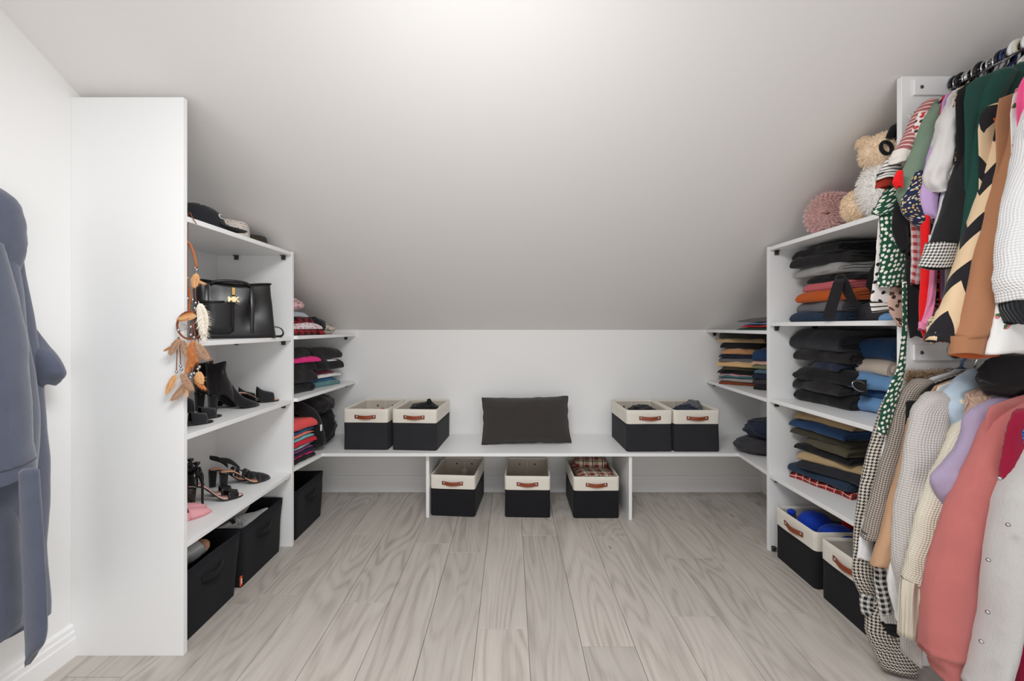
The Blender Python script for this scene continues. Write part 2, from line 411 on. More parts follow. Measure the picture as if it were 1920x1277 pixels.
# ------------------------------------------------------------------ clothes rods
XR = 1.43
def rod(label, h):
    t = thing('clothes_rod', label, 'rod', (XR, RP0, h), 0, None)
    MB().tube([(XR, y, h) for y in (RP0-.006, 1.1, .8, .62)], .0135, 14).build('rail', M['chrome'], t)
    MB().box(RX+.035, WR-.002, RP0-.0075, RP0-.0005, h-.033, h+.018).build('mounting_board', M['melamine'], t, smooth=False, bevel=.001)
    MB().tube([(XR, RP0-.015, h), (XR, RP0-.007, h)], .026, 16).build('flange', M['chrome'], t)
    m = MB()
    for x in (RX+.058, WR-.05): m.ell((x, RP0-.0078, h-.008), (.006, .003, .006), 10, 6)
    m.build('screw', M['steel'], t)
    return t
UH, LH = 1.882, 1.025
rod('upper chrome clothes rod below the sloped ceiling, crowded with hangers', UH)
rod('lower chrome clothes rod at hip height, mostly hidden by knitwear', LH)

# ------------------------------------------------------------------ baskets
def rrect(w, d, r, n=5):
    pts = []
    for cx, cy, a0 in ((w/2-r, d/2-r, 0), (-w/2+r, d/2-r, PI/2), (-w/2+r, -d/2+r, PI), (w/2-r, -d/2+r, 3*PI/2)):
        for k in range(n): a = a0+PI/2*k/(n-1); pts.append((cx+r*math.cos(a), cy+r*math.sin(a)))
    return pts
def dense(pts, step=.03):
    out = []
    for i, p in enumerate(pts):
        q = pts[(i+1) % len(pts)]; L = math.dist(p, q); n = max(1, int(L/step))
        for k in range(n): out.append((p[0]+(q[0]-p[0])*k/n, p[1]+(q[1]-p[1])*k/n))
    return out
def basket(dark, seed=0):
    w_, d_, h_ = .262, .355, .236; hb = .160
    t = thing('storage_basket', '', 'basket', (0, 0, 0))
    P = dense(rrect(w_, d_, .016), .02)
    def ring(z, s=0.0, amp=.0035):
        f = math.sin(min(1, z/h_)*PI*.9)
        out = []
        for x, y in P:
            nx = amp*f*nz(x*9+seed*7, y*9, z*7)
            k = 1+(nx-s)/.15
            out.append(Vector((x*k, y*(1+(nx-s)/.18), z)))
        return out
    zs = [0, .004]+[hb*k/6 for k in range(1, 7)]
    MB().loft([ring(z) for z in zs]+[ring(hb-.002, .004)], (True, False)).build('body', M[dark], t)
    tops = [hb-.001, hb]+[hb+(h_-hb)*k/4 for k in range(1, 5)]
    rings = [ring(hb-.001, -.0002)]+[ring(z, -.0014) for z in tops]
    b = MB().loft(rings+[[p+Vector((0, 0, .003)) for p in ring(h_, .002)], ring(h_, .0065), ring(h_-.01, .0075)], (False, False)).build('band', M['cream'], t)
    MB().loft([ring(h_-.008, .0070, .002)]+[ring(h_*q, .0075, .005) for q in (.75, .5, .3, .08)]+[ring(.006, .0075, .0)], (False, True)).build('lining', M['lining'], t)
    for s in (-1, 1):
        yy = s*(d_/2+.003); zc = hb+.034
        pts = [(-.062+.124*k/8, yy+s*(.0015+.010*math.sin(PI*max(0, min(1, (k-1)/6)))), zc-.004*math.sin(PI*k/8)) for k in range(9)]
        hd = MB().loft([[Vector((x, y-.0012, z-.0105)), Vector((x, y+.0012, z-.0105)), Vector((x, y+.0012, z+.0105)), Vector((x, y-.0012, z+.0105))] for x, y, z in pts]).build('handle', M['leather'], t, bevel=.0006)
        for x in (-.050, .050): MB().ell((x, yy+s*.0045, zc), (.0062, .0030, .0062), 12, 8).build('rivet', M['silver'], hd)
        m = MB()
        for x in (-.050, .050): m.ell((x, s*(d_/2-.0085), zc), (.006, .003, .006), 10, 6)
        m.build('rivet_back', M['steel'], t)
    MB().box(-.002, .002, d_/2-.012, d_/2-.0065, .02, h_-.004).build('lining_seam', M['cream'], t, smooth=False)
    return t
BG = 'two-tone canvas storage baskets'
pb, pg = basket('basket_black', 1), basket('basket_grey', 2)
used = set()
def place_basket(proto, x, y, z, rot, label):
    t = proto if proto.name not in used else copy_tree(proto)
    used.add(proto.name)
    t.location = (x, y, z); t.rotation_euler = (0, 0, math.radians(rot)); t['label'] = label; t['group'] = BG
    return t
hd2 = .1795
place_basket(pg, XZ(687, 2.452), 2.452+hd2, BH, -2, 'cream and charcoal basket on the bench with a red tag inside, left of its neighbour')
place_basket(pg, XZ(780.5, 2.44), 2.44+hd2, BH, -4, 'cream and charcoal basket on the bench with black socks poking out, left of the pillow')
place_basket(pg, XZ(1217.5, 2.415), 2.415+hd2, BH, 1, 'cream and charcoal bench basket just right of the pillow, black socks inside')
place_basket(pg, XZ(1307.5, 2.415), 2.415+hd2, BH, 0, 'cream and charcoal basket at the right end of the bench, navy and grey clothes inside')
place_basket(pb, XZ(853.5, 2.445), 2.445+hd2, 0, -5, 'cream and black floor basket beside the left bench support, almost empty')
place_basket(pb, XZ(991, 2.43), 2.43+hd2, 0, -2, 'empty cream and black basket on the floor, middle one of three under the bench')
place_basket(pb, XZ(1118.5, 2.42), 2.42+hd2, 0, 0, 'cream and black floor basket under the bench holding a tartan blanket')
place_basket(pb, 1.272+hd2, 1.895, 0, -90, 'cream and black floor basket with bright blue underwear, under the right shelves')
place_basket(pb, 1.266+hd2, 1.590, 0, -91, 'cream and black floor basket half behind the houndstooth coat, balled socks inside')

# ------------------------------------------------------------------ black fabric bins
def fabric_bin(seed, flare, droop):
    w_, d_, h_ = .296, .33, .252
    t = thing('fabric_bin', '', 'bin', (0, 0, 0))
    P = dense(rrect(w_, d_, .010, 4), .022)
    def ring(z, s, a=1.0):
        q = z/h_; out = []
        for x, y in P:
            e = .0055*a*math.sin(PI*min(1, q*.85))*nz(x*8+seed*5, y*8, z*6)
            dz = -droop*q*max(0, nz(x*5+seed, y*5, 3))*2
            k = 1+(e-s+flare*q)/.148
            out.append(Vector((x*k, y*(1+(e-s+flare*q)/.165), z+dz)))
        return out
    zs = [0, .003]+[h_*k/8 for k in range(1, 9)]
    MB().loft([ring(z, 0) for z in zs]+[ring(h_, .004)]+[ring(h_*k/6, .0048) for k in (5, 4, 3, 2, 1)]+[ring(.008, .005)], (True, True)).build('body', M['bin'], t)
    rp = [p+Vector((0, 0, .001)) for p in ring(h_, .002)]
    MB().tube(rp+[rp[0]], .0038, 6, False).build('rim', M['bin'], t)
    for s in (-1, 1):
        yy = s*(d_/2+flare*.75+.003)
        pts = [(-.055+.11*k/8, yy+s*.011*math.sin(PI*k/8), .185-.010*math.sin(PI*k/8)) for k in range(9)]
        MB().loft([[Vector((x, y-.0016, z-.011)), Vector((x, y+.0016, z-.011)), Vector((x, y+.0016, z+.011)), Vector((x, y-.0016, z+.011))] for x, y, z in pts]).build('handle', M['bin'], t, bevel=.0008)
    return t
BN = 'black fabric bins under the left shelves'
bins = []
for i, (x, y, rot, lab) in enumerate(((-1.130, 1.585, 90, 'black fabric bin nearest the left end panel, holding sandals'), (-1.132, 1.925, 90, 'black fabric bin with white sneakers, between two other bins'), (-1.106, 2.318, 90, 'black fabric bin in the left corner under the bench board'))):
    b = fabric_bin(i+3, (.015, .012, .012)[i], (.006, .012, .004)[i])
    b.location = (x-.170, y, 0); b.rotation_euler = (0, 0, math.radians(rot)); tag(b, lab, group=BN); bins.append(b)
tg = MB().box(-.1605, -.1485, -.1695, -.166, .012, .052).build('brand_tag', plain('orange_tag', rgb(232, 92, 42), .6), bins[1], smooth=False, local=True, label='small orange tag sewn to a corner')
MB().box(-.1575, -.1515, -.1705, -.1697, .022, .030).box(-.1575, -.1515, -.1705, -.1697, .032, .042).build('tag_print', plain('tag_white', rgb(240), .6), tg, smooth=False, local=True)

# ------------------------------------------------------------------ pillow
def pillow():
    w_, h_, t_ = .545, .285, .105; nu, nv = 34, 20
    rings = []
    def pt(u, v, s):
        a = (1-abs(u)**3.2); b = (1-abs(v)**3.0)
        th = t_/2*max(a, 0)**.6*max(b, 0)**.6
        pin = 1-.045*(1-v*v)*abs(u)**6; pinv = 1-.06*(1-u*u)*abs(v)**6
        th += .006*nz(u*3, v*3, 5)*max(a, 0)*max(b, 0)+.003*nz(u*9, v*7, 2)*max(a*b, 0)
        return Vector((u*w_/2*pin+.004*nz(v*4, s*0, 9)*abs(u), s*(th+.002), v*h_/2*pinv+.004*nz(u*5, 0, 4)*abs(v)))
    m = MB()
    for s in (-1, 1):
        vs = [pt(-1+2*i/nu, -1+2*j/nv, s) for j in range(nv+1) for i in range(nu+1)]
        uv = [(i/nu*w_, j/nv*h_) for j in range(nv+1) for i in range(nu+1)]
        fs = []
        for j in range(nv):
            for i in range(nu):
                a = j*(nu+1)+i; q = (a, a+1, a+nu+2, a+nu+1); fs.append(q if s < 0 else q[::-1])
        m.add(vs, fs, uv)
    per = [(-1+2*i/nu, -1) for i in range(nu)]+[(1, -1+2*j/nv) for j in range(nv)]+[(1-2*i/nu, 1) for i in range(nu)]+[(-1, 1-2*j/nv) for j in range(nv)]
    edge = [(pt(u, v, -1)+pt(u, v, 1))/2 for u, v in per]
    t = thing('pillow', 'dark charcoal rectangular pillow leaning at the middle of the white bench', 'pillow', (0, 0, 0))
    m.build('cover', fabric('pillow_cloth', rgb(66, 61, 59), fuzz=.2, knit='stitch', ks=.5), t)
    MB().tube(edge+[edge[0]], .0035, 6, False).build('piping', fabric('pillow_seam', rgb(44, 41, 41)), t)
    return t
p = pillow()
p.location = (XZ(986, 2.60), 2.615, BH+.139); p.rotation_euler = (math.radians(-21), math.radians(-.8), math.radians(1.5))

# ------------------------------------------------------------------ hats on the top left shelf
def letters(name, text, size, ext, mat, parent, loc, rot, label, off=0):
    c = bpy.data.curves.new(name, 'FONT'); c.body = text; c.size = size; c.extrude = ext; c.align_x = 'CENTER'; c.offset = off; c.space_character = .9
    tmp = bpy.data.objects.new(name+'_curve', c); COL.objects.link(tmp)
    bpy.context.view_layer.update()
    me = bpy.data.meshes.new_from_object(tmp.evaluated_get(bpy.context.evaluated_depsgraph_get()))
    bpy.data.objects.remove(tmp); bpy.data.curves.remove(c)
    me.materials.clear(); me.materials.append(mat); me.name = name
    o = bpy.data.objects.new(name, me); COL.objects.link(o); o.parent = parent; o.location = loc; o.rotation_euler = rot; o['label'] = label
    return o
def hat_cap():
    t = thing('baseball_cap', 'black baseball cap on the top left shelf, front of three hats', 'cap', (0, 0, 0))
    mt = fabric('cap_cloth', rgb(36, 37, 41), fuzz=.25)
    rings = []
    for k in range(11):
        a = k/10*PI/2; r = math.cos(a)**.8 if k < 10 else .02
        rings.append([Vector((.098*r*math.cos(q)*(1+.03*nz(k*.4, q)), .082*r*math.sin(q), .100*math.sin(a)**.9*(1-.10*math.cos(q)*(1-k/10))+.006*nz(q*2, k*.5))) for q in (2*PI*i/28 for i in range(28))])
    c = MB().loft(rings, (False, True)).build('crown', mt, t)
    MB().ell((0, 0, .101), (.008, .008, .004), 10, 6).build('button', mt, c)
    m = MB()
    for k in range(3):
        q0 = PI/6+k*PI/3
        m.tube([(.0985*math.cos(a)*math.cos(q0), .083*math.cos(a)*math.sin(q0), .099*math.sin(a)**.9*(1-.1*math.cos(q0)*(1-a/(PI/2)))+.003) for a in (-PI*.0+PI*i/20 for i in range(1, 10))], .0012, 5)
    m.build('seam', mt, c)
    rings = []
    for k in range(9):
        f = k/8; ang = -1.0+2.0*f
        rings.append([])
        for s in range(2):
            for j in range(7):
                q = j/6 if s == 0 else 1-j/6
                rr = .088+.080*q*(math.cos(ang)**.6)
                z = .010-.030*abs(math.sin(ang))**2*q-.006*q
                rings[-1].append(Vector((rr*math.cos(ang)*1.03, .080*math.sin(ang)*1.12*(1-.14*q), max(z, 0.001)+.022+(0 if s == 0 else -.004))))
    MB().loft(rings).build('brim', mt, t)
    letters('emblem', 'C', .03, .0015, plain('emblem_white', rgb(225, 224, 222), .6), t, (.062, -.058, .048), (math.radians(66), 0, math.radians(40)), 'small pale emblem on the cap front')
    return t
c = hat_cap(); c.location = (-1.215, 1.635, LS[0]); c.rotation_euler = (0, 0, math.radians(52))
def hat(name, label, mat, loc, r, h, brim, band=None, holes=False, tilt=0, group=None):
    t = thing(name, label, 'hat', (0, 0, 0))
    prof = [(r*.98, 0), (r*1.0, h*.15), (r*.99, h*.6), (r*.95, h*.85), (r*.82, h*.97), (r*.5, h), (.01, h*.98)]
    rings = [[Vector((x*math.cos(q), x*math.sin(q)*.88, z+.004*nz(q*1.5, z*20))) for q in (2*PI*i/32 for i in range(32))] for x, z in prof]
    MB().loft(rings, (False, True)).build('crown', mat, t)
    bp = [(r*.95, .004), (r+brim*.5, .002), (r+brim, .006), (r+brim, .010), (r+brim*.5, .006), (r*.95, .009)]
    rings = [[Vector((x*math.cos(q), x*math.sin(q)*.88, z+.008*(1-math.cos(2*q))*max(0, (x-r))/max(brim, .01))) for q in (2*PI*i/32 for i in range(32))] for x, z in bp]
    MB().loft(rings, (False, False)).build('brim', mat, t)
    if band: MB().loft([[Vector(((r+.002)*math.cos(q), (r+.002)*math.sin(q)*.88, z)) for q in (2*PI*i/32 for i in range(32))] for z in (.008, .030)], (False, False)).build('band', band, t)
    t.location = loc; t.rotation_euler = (0, 0, tilt)
    return t
g = G('eyelet_cloth', .85, .2); u, v, uv = g.uv()
g.color(g.mix(g.math('LESS_THAN', g.vor(uv, 95, .25), .26), rgb(221, 211, 203), rgb(120, 108, 102))); g.bump(g.vor(uv, 95, .25), .4, .002)
hat('sun_hat', 'pale hat with punched eyelet sides between the black cap and the brown hat', g.m, (-1.272, 1.905, LS[0]), .082, .102, .020, fabric('dark_band', rgb(70, 62, 58)))
hat('felt_hat', 'low dark brown hat farthest along the top left shelf', fabric('brown_felt', rgb(62, 54, 47), fuzz=.3), (-1.235, 2.03-.02, LS[0]), .066, .058, .014, fabric('dark_band', rgb(70, 62, 58)))

# ------------------------------------------------------------------ handbag
def handbag():
    t = thing('handbag', 'black leather handbag with gold monogram on the second left shelf', 'bag', (0, 0, 0))
    L, D, Hh = .315, .120, .242; BL = M['blackleather']
    P = dense(rrect(L, D, .022, 5), .018)
    rings = []
    for k in range(15):
        f = k/14; z = Hh*f; out = []
        for x, y in P:
            sl = 1-.10*f-(.02*math.sin(f*PI)); sd = 1-.46*f**1.3
            cr = .016*nz(x*8+3, y*9, z*9)+.009*abs(nz(x*14, y*4+7, z*6))
            dip = -.006*f*math.cos(x/L*PI*2)
            out.append(Vector((x*sl+cr*(1 if x > 0 else -1)*.5, y*sd+cr*(1 if y > 0 else -1)*math.sin(PI*min(1, f*.9+.1)), z+dip)))
        rings.append(out)
    MB().loft(rings, (True, (0, 0, -.03))).build('body', BL, t)
    MB().tube([(x*.90, y*.55, Hh+.001-.006*math.cos(x/L*PI*2)) for x, y in P]+[(P[0][0]*.9, P[0][1]*.55, Hh+.001-.006*math.cos(P[0][0]/L*PI*2))], .0042, 6, False).build('rim', BL, t)
    # front pocket, slightly proud, on the left half
    rr = []
    for z in (.018, .05, .09, .125, .150, .155):
        b = -.055-.018*math.sin(min(1, z/.13)*PI*.62)
        rr.append([Vector((-.146, b+.012, z)), Vector((-.143, b, z)), Vector((-.08, b-.004, z)), Vector((-.03, b-.003, z)), Vector((-.012, b+.002, z)), Vector((-.010, b+.02, z))])
    MB().loft(rr, (True, True)).build('front_pocket', BL, t)
    MB().tube([(-.147, -.062, .158), (-.135, -.076, .157), (-.09, -.079, .154), (-.055, -.077, .157), (-.050, -.066, .158)], .0045, 8).build('pocket_rim', BL, t)
    for x in (.055, -.11):
        pts = [(x+.004*k/8, -.056-.012*math.sin(k/8*PI*.8)+.030*(k/8)**2, .02+.212*k/8) for k in range(9)]
        MB().loft([[Vector((a-.007, b-.007, z)), Vector((a-.007, b-.010, z)), Vector((a+.007, b-.010, z)), Vector((a+.007, b-.007, z))] for a, b, z in pts]).build('strap_tab', BL, t, bevel=.0006)
    for s in (-1, 1):
        pts = []
        for k in range(17):
            a = PI*k/16
            pts.append((-.07*math.cos(a)-.02, s*(.040+.010*math.sin(a)), Hh-.012+.020*math.sin(a)**.7))
        MB().tube(pts, .0058, 8).build('handle', BL, t)
    MB().tube(spline([(.140, .02, .045), (.168, .012, .050), (.190, .0, .042), (.198, -.008, .022), (.188, -.012, .0065), (.160, -.012, .0045), (.13, -.006, .0045)], 30), .0075, 8, True, .35).build('shoulder_strap', BL, t)
    MB().box(-.019, -.004, -.050, -.041, .188, .222).build('clasp', M['gold'], t, smooth=False, bevel=.002)
    letters('monogram_letters', 'MK', .030, .0018, plain('rose_gold', rgb(240, 196, 150), .25, .5, .03, 20, 0, .9), t, (-.018, -.0835, .158), (math.radians(82), 0, 0), 'gold letters MK', .0012)
    return t
hb = handbag(); hb.location = (-1.235, 1.880, LS[1]); hb.rotation_euler = (0, 0, math.radians(44))

# ------------------------------------------------------------------ shoes
def smooth_z(t, hh): return hh*(1-smooth01((t-.16)/.52))+.006
def hwid(t, L, pointed):
    s = L/.24
    pts = [(0, .016), (.06, .025), (.15, .028), (.4, .023), (.70, .036), (.85, .029 if pointed else .034), (.95, .014 if pointed else .025), (1, .002 if pointed else .010)]
    for (a, b), (c, d) in zip(pts[:-1], pts[1:]):
        if t <= c: return s*(b+(d-b)*(t-a)/(c-a))
    return .003
def shoe(name, label, loc, ang, L, hh, upper, insole, sole, kind, group, pointed=True, heel_mat=None, side=1, heel_w=1.0):
    t = thing(name, label, 'shoe', (0, 0, 0), 0, group)
    def fb(tt, w=0, dz=0): return Vector((L*tt, w*hwid(tt, L, pointed), smooth_z(tt, hh)+dz))
    ts = [0, .03, .08, .15, .25, .35, .45, .55, .63, .70, .78, .85, .90, .95, .98, 1]
    rings = [[fb(q, -1, -.005), fb(q, 1, -.005), fb(q, 1.02, 0), fb(q, .5, .0008), fb(q, 0, .001), fb(q, -.5, .0008), fb(q, -1.02, 0)] for q in ts]
    MB().loft(rings).build('sole', sole, t)
    rings = [[fb(q, -.94, .0012), fb(q, .94, .0012), fb(q, .94, .0026), fb(q, 0, .003), fb(q, -.94, .0026)] for q in ts[1:-1]]
    MB().loft(rings).build('insole', insole, t)
    if hh > .02:
        hw = [(0, 0.155, .95), (.35, .145, .9), (.7, .135, .88), (1, .13, .88)] if heel_w >= 1 else [(0, .15, .9), (.4, .11, .6), (1, .09, .5)]
        rr = []
        for f, l, ww in hw:
            z = smooth_z(.08, hh)*(1-f)-.003*(1-f)
            x0 = L*(.0+.012*f); x1 = L*l
            q = .024*L/.24*ww
            rr.append([Vector((x0+.003, -q*.8, z)), Vector((x0, -q*.3, z)), Vector((x0, q*.3, z)), Vector((x0+.003, q*.8, z)), Vector((x1, q, z)), Vector((x1, -q, z))])
        MB().loft(rr).build('heel', heel_mat or upper, t)
    def shell(ta, tb, hfun, nm, mat, n=10, thick=1.0, skew=0.0):
        rings = []
        for k in range(n):
            q = ta+(tb-ta)*k/(n-1); hgt = hfun(k/(n-1)); ring = []
            for a in range(13):
                th = PI*a/12; c_, s_ = math.cos(th), math.sin(th)
                qq = min(1, max(0, q+skew*c_))
                p = fb(qq, 1.05*(abs(c_)**.7)*(1 if c_ > 0 else -1)); p.z += hgt*s_**.8-.002; ring.append(p)
            inn = [p+(Vector((p.x, 0, fb(q).z))-p)*.07*thick for p in ring[::-1]]
            rings.append(ring+inn)
        return MB().loft(rings).build(nm, mat, t)
    if kind == 'flat':
        shell(.62, .995, lambda f: .030*(1-f)**.6+.006, 'vamp', upper)
        pts = []
        for s in (1, -1):
            for q in ([.62, .5, .38, .25, .12, .04, .0] if s == 1 else [.0, .04, .12, .25, .38, .5, .62]):
                pts.append((q, s))
        rings = [[fb(q, s*1.04, -.004), fb(q, s*1.06, .022+.016*(1-q)**2), fb(q, s*.98, .023+.016*(1-q)**2), fb(q, s*.97, -.002)] for q, s in pts]
        MB().loft(rings).build('quarter', upper, t)
    elif kind == 'sling':
        shell(.74, .995, lambda f: .034*(1-f)**.6+.006, 'toe_cap', upper)
        shell(.50, .56, lambda f: .050, 'strap', upper, 3, 1, .10); shell(.62, .68, lambda f: .046, 'strap', upper, 3, 1, -.09)
        pts = []
        for k in range(17):
            a = PI*k/16; pts.append(fb(.02+.34*(1-math.sin(a))**1.2, math.cos(a)*1.0, .030+.028*math.sin(a)))
        MB().loft([[p+Vector((0, 0, -.008)), p+Vector((.0015, .0015, -.008)), p+Vector((.0015, .0015, .008)), p+Vector((0, 0, .008))] for p in pts]).build('sling_strap', upper, t)
    elif kind == 'ankle':
        shell(.70, .90, lambda f: .036-.010*f, 'vamp_strap', upper, 6)
        rr = []
        for k in range(9):
            a = PI*k/8; q = .02+.16*(1-math.sin(a))
            rr.append([fb(q, 1.03*math.cos(a), -.003), fb(q, 1.03*math.cos(a), .060+.02*math.sin(a)), fb(q, .93*math.cos(a), .060+.02*math.sin(a)), fb(q, .93*math.cos(a), 0)])
        MB().loft(rr).build('heel_counter', upper, t)
        pts = [(L*(.09+.115*math.cos(2*PI*k/20)), .030*math.sin(2*PI*k/20), hh+.083+.012*math.cos(2*PI*k/20)) for k in range(21)]
        MB().tube(pts, .0062, 6, False, .5).build('ankle_strap', upper, t)
        MB().tube([fb(.30, 1, 0), fb(.24, 1, .03), Vector((L*.17, .028, hh+.088))], .005, 6).build('side_strap', upper, t)
        m = MB(); m.tube([(L*.17+.008*math.cos(q), .0335, hh+.088+.008*math.sin(q)) for q in (2*PI*k/12 for k in range(13))], .0014, 5, False); m.build('buckle', M['chrome'], t)
        MB().tube([(L*.19, -side*.03, hh+.085), (L*.24, -side*.04, hh+.05), (L*.235, -side*.043, hh*.4), (L*.24, -side*.045, hh*.12)], .0045, 6).build('loose_strap', upper, t)
    elif kind == 'mule':
        shell(.50, .86, lambda f: .062-.022*f, 'vamp', upper, 9)
    elif kind == 'strappy':
        shell(.62, .88, lambda f: .045-.012*f, 'vamp', upper, 6); shell(.40, .52, lambda f: .060, 'strap', upper, 4, 1, .05)
        rr = []
        for k in range(11):
            a = PI*k/10; q = .02+.30*(1-math.sin(a))
            rr.append([fb(q, 1.03*math.cos(a), -.003), fb(q, 1.05*math.cos(a), .070+.03*math.sin(a)), fb(q, .95*math.cos(a), .070+.03*math.sin(a)), fb(q, .93*math.cos(a), 0)])
        MB().loft(rr).build('heel_counter', upper, t)
    elif kind == 'boot':
        shell(.40, .998, lambda f: .070*(1-f)**1.15+.010, 'vamp', upper, 12)
        rings = []
        for k in range(14):
            f = k/13; z0 = smooth_z(.2, hh)-.002; z = z0+.135*f
            cx = L*(.245-.10*smooth01(f*1.4)); rx = L*(.255-.075*smooth01(f*1.5)); ry = .031+.005*f+.004*math.sin(f*6)
            ring = []
            for a in range(24):
                q = 2*PI*a/24
                p = Vector((cx+rx*math.cos(q)+.003*nz(q*2, f*6), ry*math.sin(q)*(1+.08*nz(q*2, f*5, 3)), z))
                if f < .3 and math.cos(q) > 0: p.z -= (1-f/.3)*math.cos(q)**1.2*hh*.75
                p.z += .006*f*math.cos(q*2)
                ring.append(p)
            rings.append(ring)
        MB().loft(rings, (False, (0, 0, -.06))).build('shaft', upper, t)
        MB().box(L*.15-.001, L*.15+.001, -.0375, -.0345, hh+.02, hh+.13).build('zip', M['patent'], t, smooth=False)
    t.location = loc; t.rotation_euler = (0, 0, math.radians(ang))
    return t
A = 48
s1, s2, s3 = LS[1], LS[2], LS[3]
g1 = 'black ankle boots'; g2 = 'black mules'; g3 = 'black strappy open-toe shoes'; g4 = 'black ankle-strap sandals'; g5 = 'black slingback heels'; g6 = 'pink pointed flats'
shoe('ankle_boot', 'black suede block-heel ankle boot, nearer of the pair on the third left shelf', (-1.283, 1.785, s2), 55, .205, .072, M['suede'], M['suede'], M['patent'], 'boot', g1)
shoe('ankle_boot', 'black suede ankle boot half hidden behind its mate on the third left shelf', (-1.365, 1.82, s2), 55, .205, .072, M['suede'], M['suede'], M['patent'], 'boot', g1)
shoe('mule', 'black slip-on mule near the shelf divider, toe at the front edge', (-1.285, 1.955, s2), 46, .19, .05, M['suede2'], M['nude'], M['patent'], 'mule', g2, False)
shoe('mule', 'black slip-on mule standing behind its mate beside the divider', (-1.362, 1.945, s2), 40, .18, .05, M['suede2'], M['nude'], M['patent'], 'mule', g2, False)
shoe('open_toe_shoe', 'black strappy open-toe shoe nearest the end panel, third left shelf', (-1.268, 1.475, s2), 50, .19, .055, M['suede2'], M['suede2'], M['patent'], 'strappy', g3, False)
shoe('open_toe_shoe', 'black strappy open-toe shoe between its mate and the ankle boot', (-1.305, 1.57, s2), 52, .195, .06, M['suede2'], M['suede2'], M['patent'], 'strappy', g3, False)
shoe('heeled_sandal', 'black ankle-strap sandal with glittery heel, nearer of the pair on the fourth left shelf', (-1.302, 1.690, s3), 45, .195, .082, M['patent'], M['blush'], M['patent'], 'ankle', g4, False, M['glitter'])
shoe('heeled_sandal', 'black ankle-strap sandal standing behind its glitter-heeled mate', (-1.362, 1.735, s3), 45, .195, .082, M['patent'], M['blush'], M['patent'], 'ankle', g4, False, M['glitter'], -1)
shoe('slingback_heel', 'black slingback block heel with crossed straps, front one of the pair', (-1.305, 1.885, s3), 44, .205, .072, M['suede2'], M['nude'], M['patent'], 'sling', g5)
shoe('slingback_heel', 'black slingback block heel just behind its mate near the divider', (-1.375, 1.915, s3), 44, .195, .072, M['suede2'], M['nude'], M['patent'], 'sling', g5)
shoe('ballet_flat', 'pink pointed flat shoe at the front of the fourth left shelf', (-1.312, 1.505, s3), 50, .205, .004, M['pinkshoe'], M['nude'], M['pinkshoe'], 'flat', g6)
shoe('ballet_flat', 'pink pointed flat shoe just behind the front pink one', (-1.362, 1.548, s3), 50, .205, .004, M['pinkshoe'], M['nude'], M['pinkshoe'], 'flat', g6)

def sneaker(label, loc, rot, tilt, grey):
    t = thing('sneaker', label, 'shoe', (0, 0, 0), 0, 'white sneakers in the bin')
    wm = fabric('sneaker_white', rgb(226, 226, 228), fuzz=.05) if not grey else fabric('sneaker_grey', rgb(196, 196, 200), fuzz=.06)
    L = .25
    def W(q): return .030+.012*math.sin(min(1, max(0, (q-.25)/.6))*PI)-.018*max(0, q-.88)/.12
    rings = []
    for k in range(15):
        q = k/14; z = .004+.018*max(0, q-.85)/.15
        rings.append([Vector((L*q, W(q)*c_, z+s_*(.026-.006*q))) for c_, s_ in ((-.92, 0), (.92, 0), (1.05, .35), (1.03, 1), (0, 1.05), (-1.03, 1), (-1.05, .35))])
    MB().loft(rings).build('sole', wm, t)
    rings = []
    for k in range(17):
        q = .02+.96*k/16; top = .095 if q < .2 else .095-.028*smooth01((q-.2)/.3)-.040*smooth01((q-.5)/.45)
        top -= .012*math.exp(-((q-.18)/.08)**2)
        rings.append([Vector((L*q, W(q)*math.cos(a)*(1-.38*abs(math.sin(a))*(q < .45)), .024+(top-.024)*math.sin(a)**.75)) for a in (PI*i/14 for i in range(15))])
    MB().loft(rings, (True, True)).build('upper', wm, t)
    for k in range(5):
        q = .40+.055*k; zz = .088-.010*k
        MB().tube([(L*q, -.020, zz-.012), (L*q+.006, -.010, zz-.001), (L*q, .0, zz+.001), (L*q+.006, .010, zz-.001), (L*q, .020, zz-.012)], .003, 6, True, .6).build('lace', wm, t)
    for k in range(4):
        MB().tube([(L*(.30+.10*k+.018*j), -W(.3+.1*k)*1.02+.010*j/3, .030+.013*j) for j in range(4)], .0018, 5).build('side_stripe', fabric('sneaker_grey', rgb(196, 196, 200), fuzz=.06), t)
    MB().box(L*.30, L*.36, -.0125, .0125, .0885, .0905).build('tongue_label', plain('label_dark', rgb(40), .6), t, smooth=False, label='small dark label on the tongue')
    t.location = loc; t.rotation_euler = (math.radians(tilt), math.radians(-8), math.radians(rot))
    return t
sneaker('white chunky sneaker lying on top in the middle black bin', (-1.290, 1.800, .165), 60, 32, False)
sneaker('pale grey sneaker behind the white one in the middle black bin', (-1.385, 1.820, .185), 64, 22, True)
def sandal_in_bin(label, loc, rot, mat, nm, tilt):
    o = shoe(nm, label, loc, rot, .22, .03, mat, M['nude'], plain('tan_sole', rgb(196, 150, 110), .6), 'mule', 'shoes in the near bin', False)
    o.rotation_euler = (math.radians(tilt), math.radians(-24), math.radians(rot)); return o
sandal_in_bin('metallic silver slide sandal in the bin nearest the end panel', (-1.270, 1.470, .170), 66, plain('silver_leather', rgb(206, 210, 212), .35, .5, .05, 30, 0, .3), 'slide_sandal', 30)
sandal_in_bin('gold and white slide sandal upright behind the silver one', (-1.325, 1.475, .185), 70, plain('pale_gold_leather', rgb(224, 214, 192), .35, .5, .05, 30, 0, .3), 'slide_sandal', 24)
sandal_in_bin('dark slide sandal deep in the bin nearest the end panel', (-1.39, 1.52, .165), 70, M['suede2'], 'slide_sandal', -25)
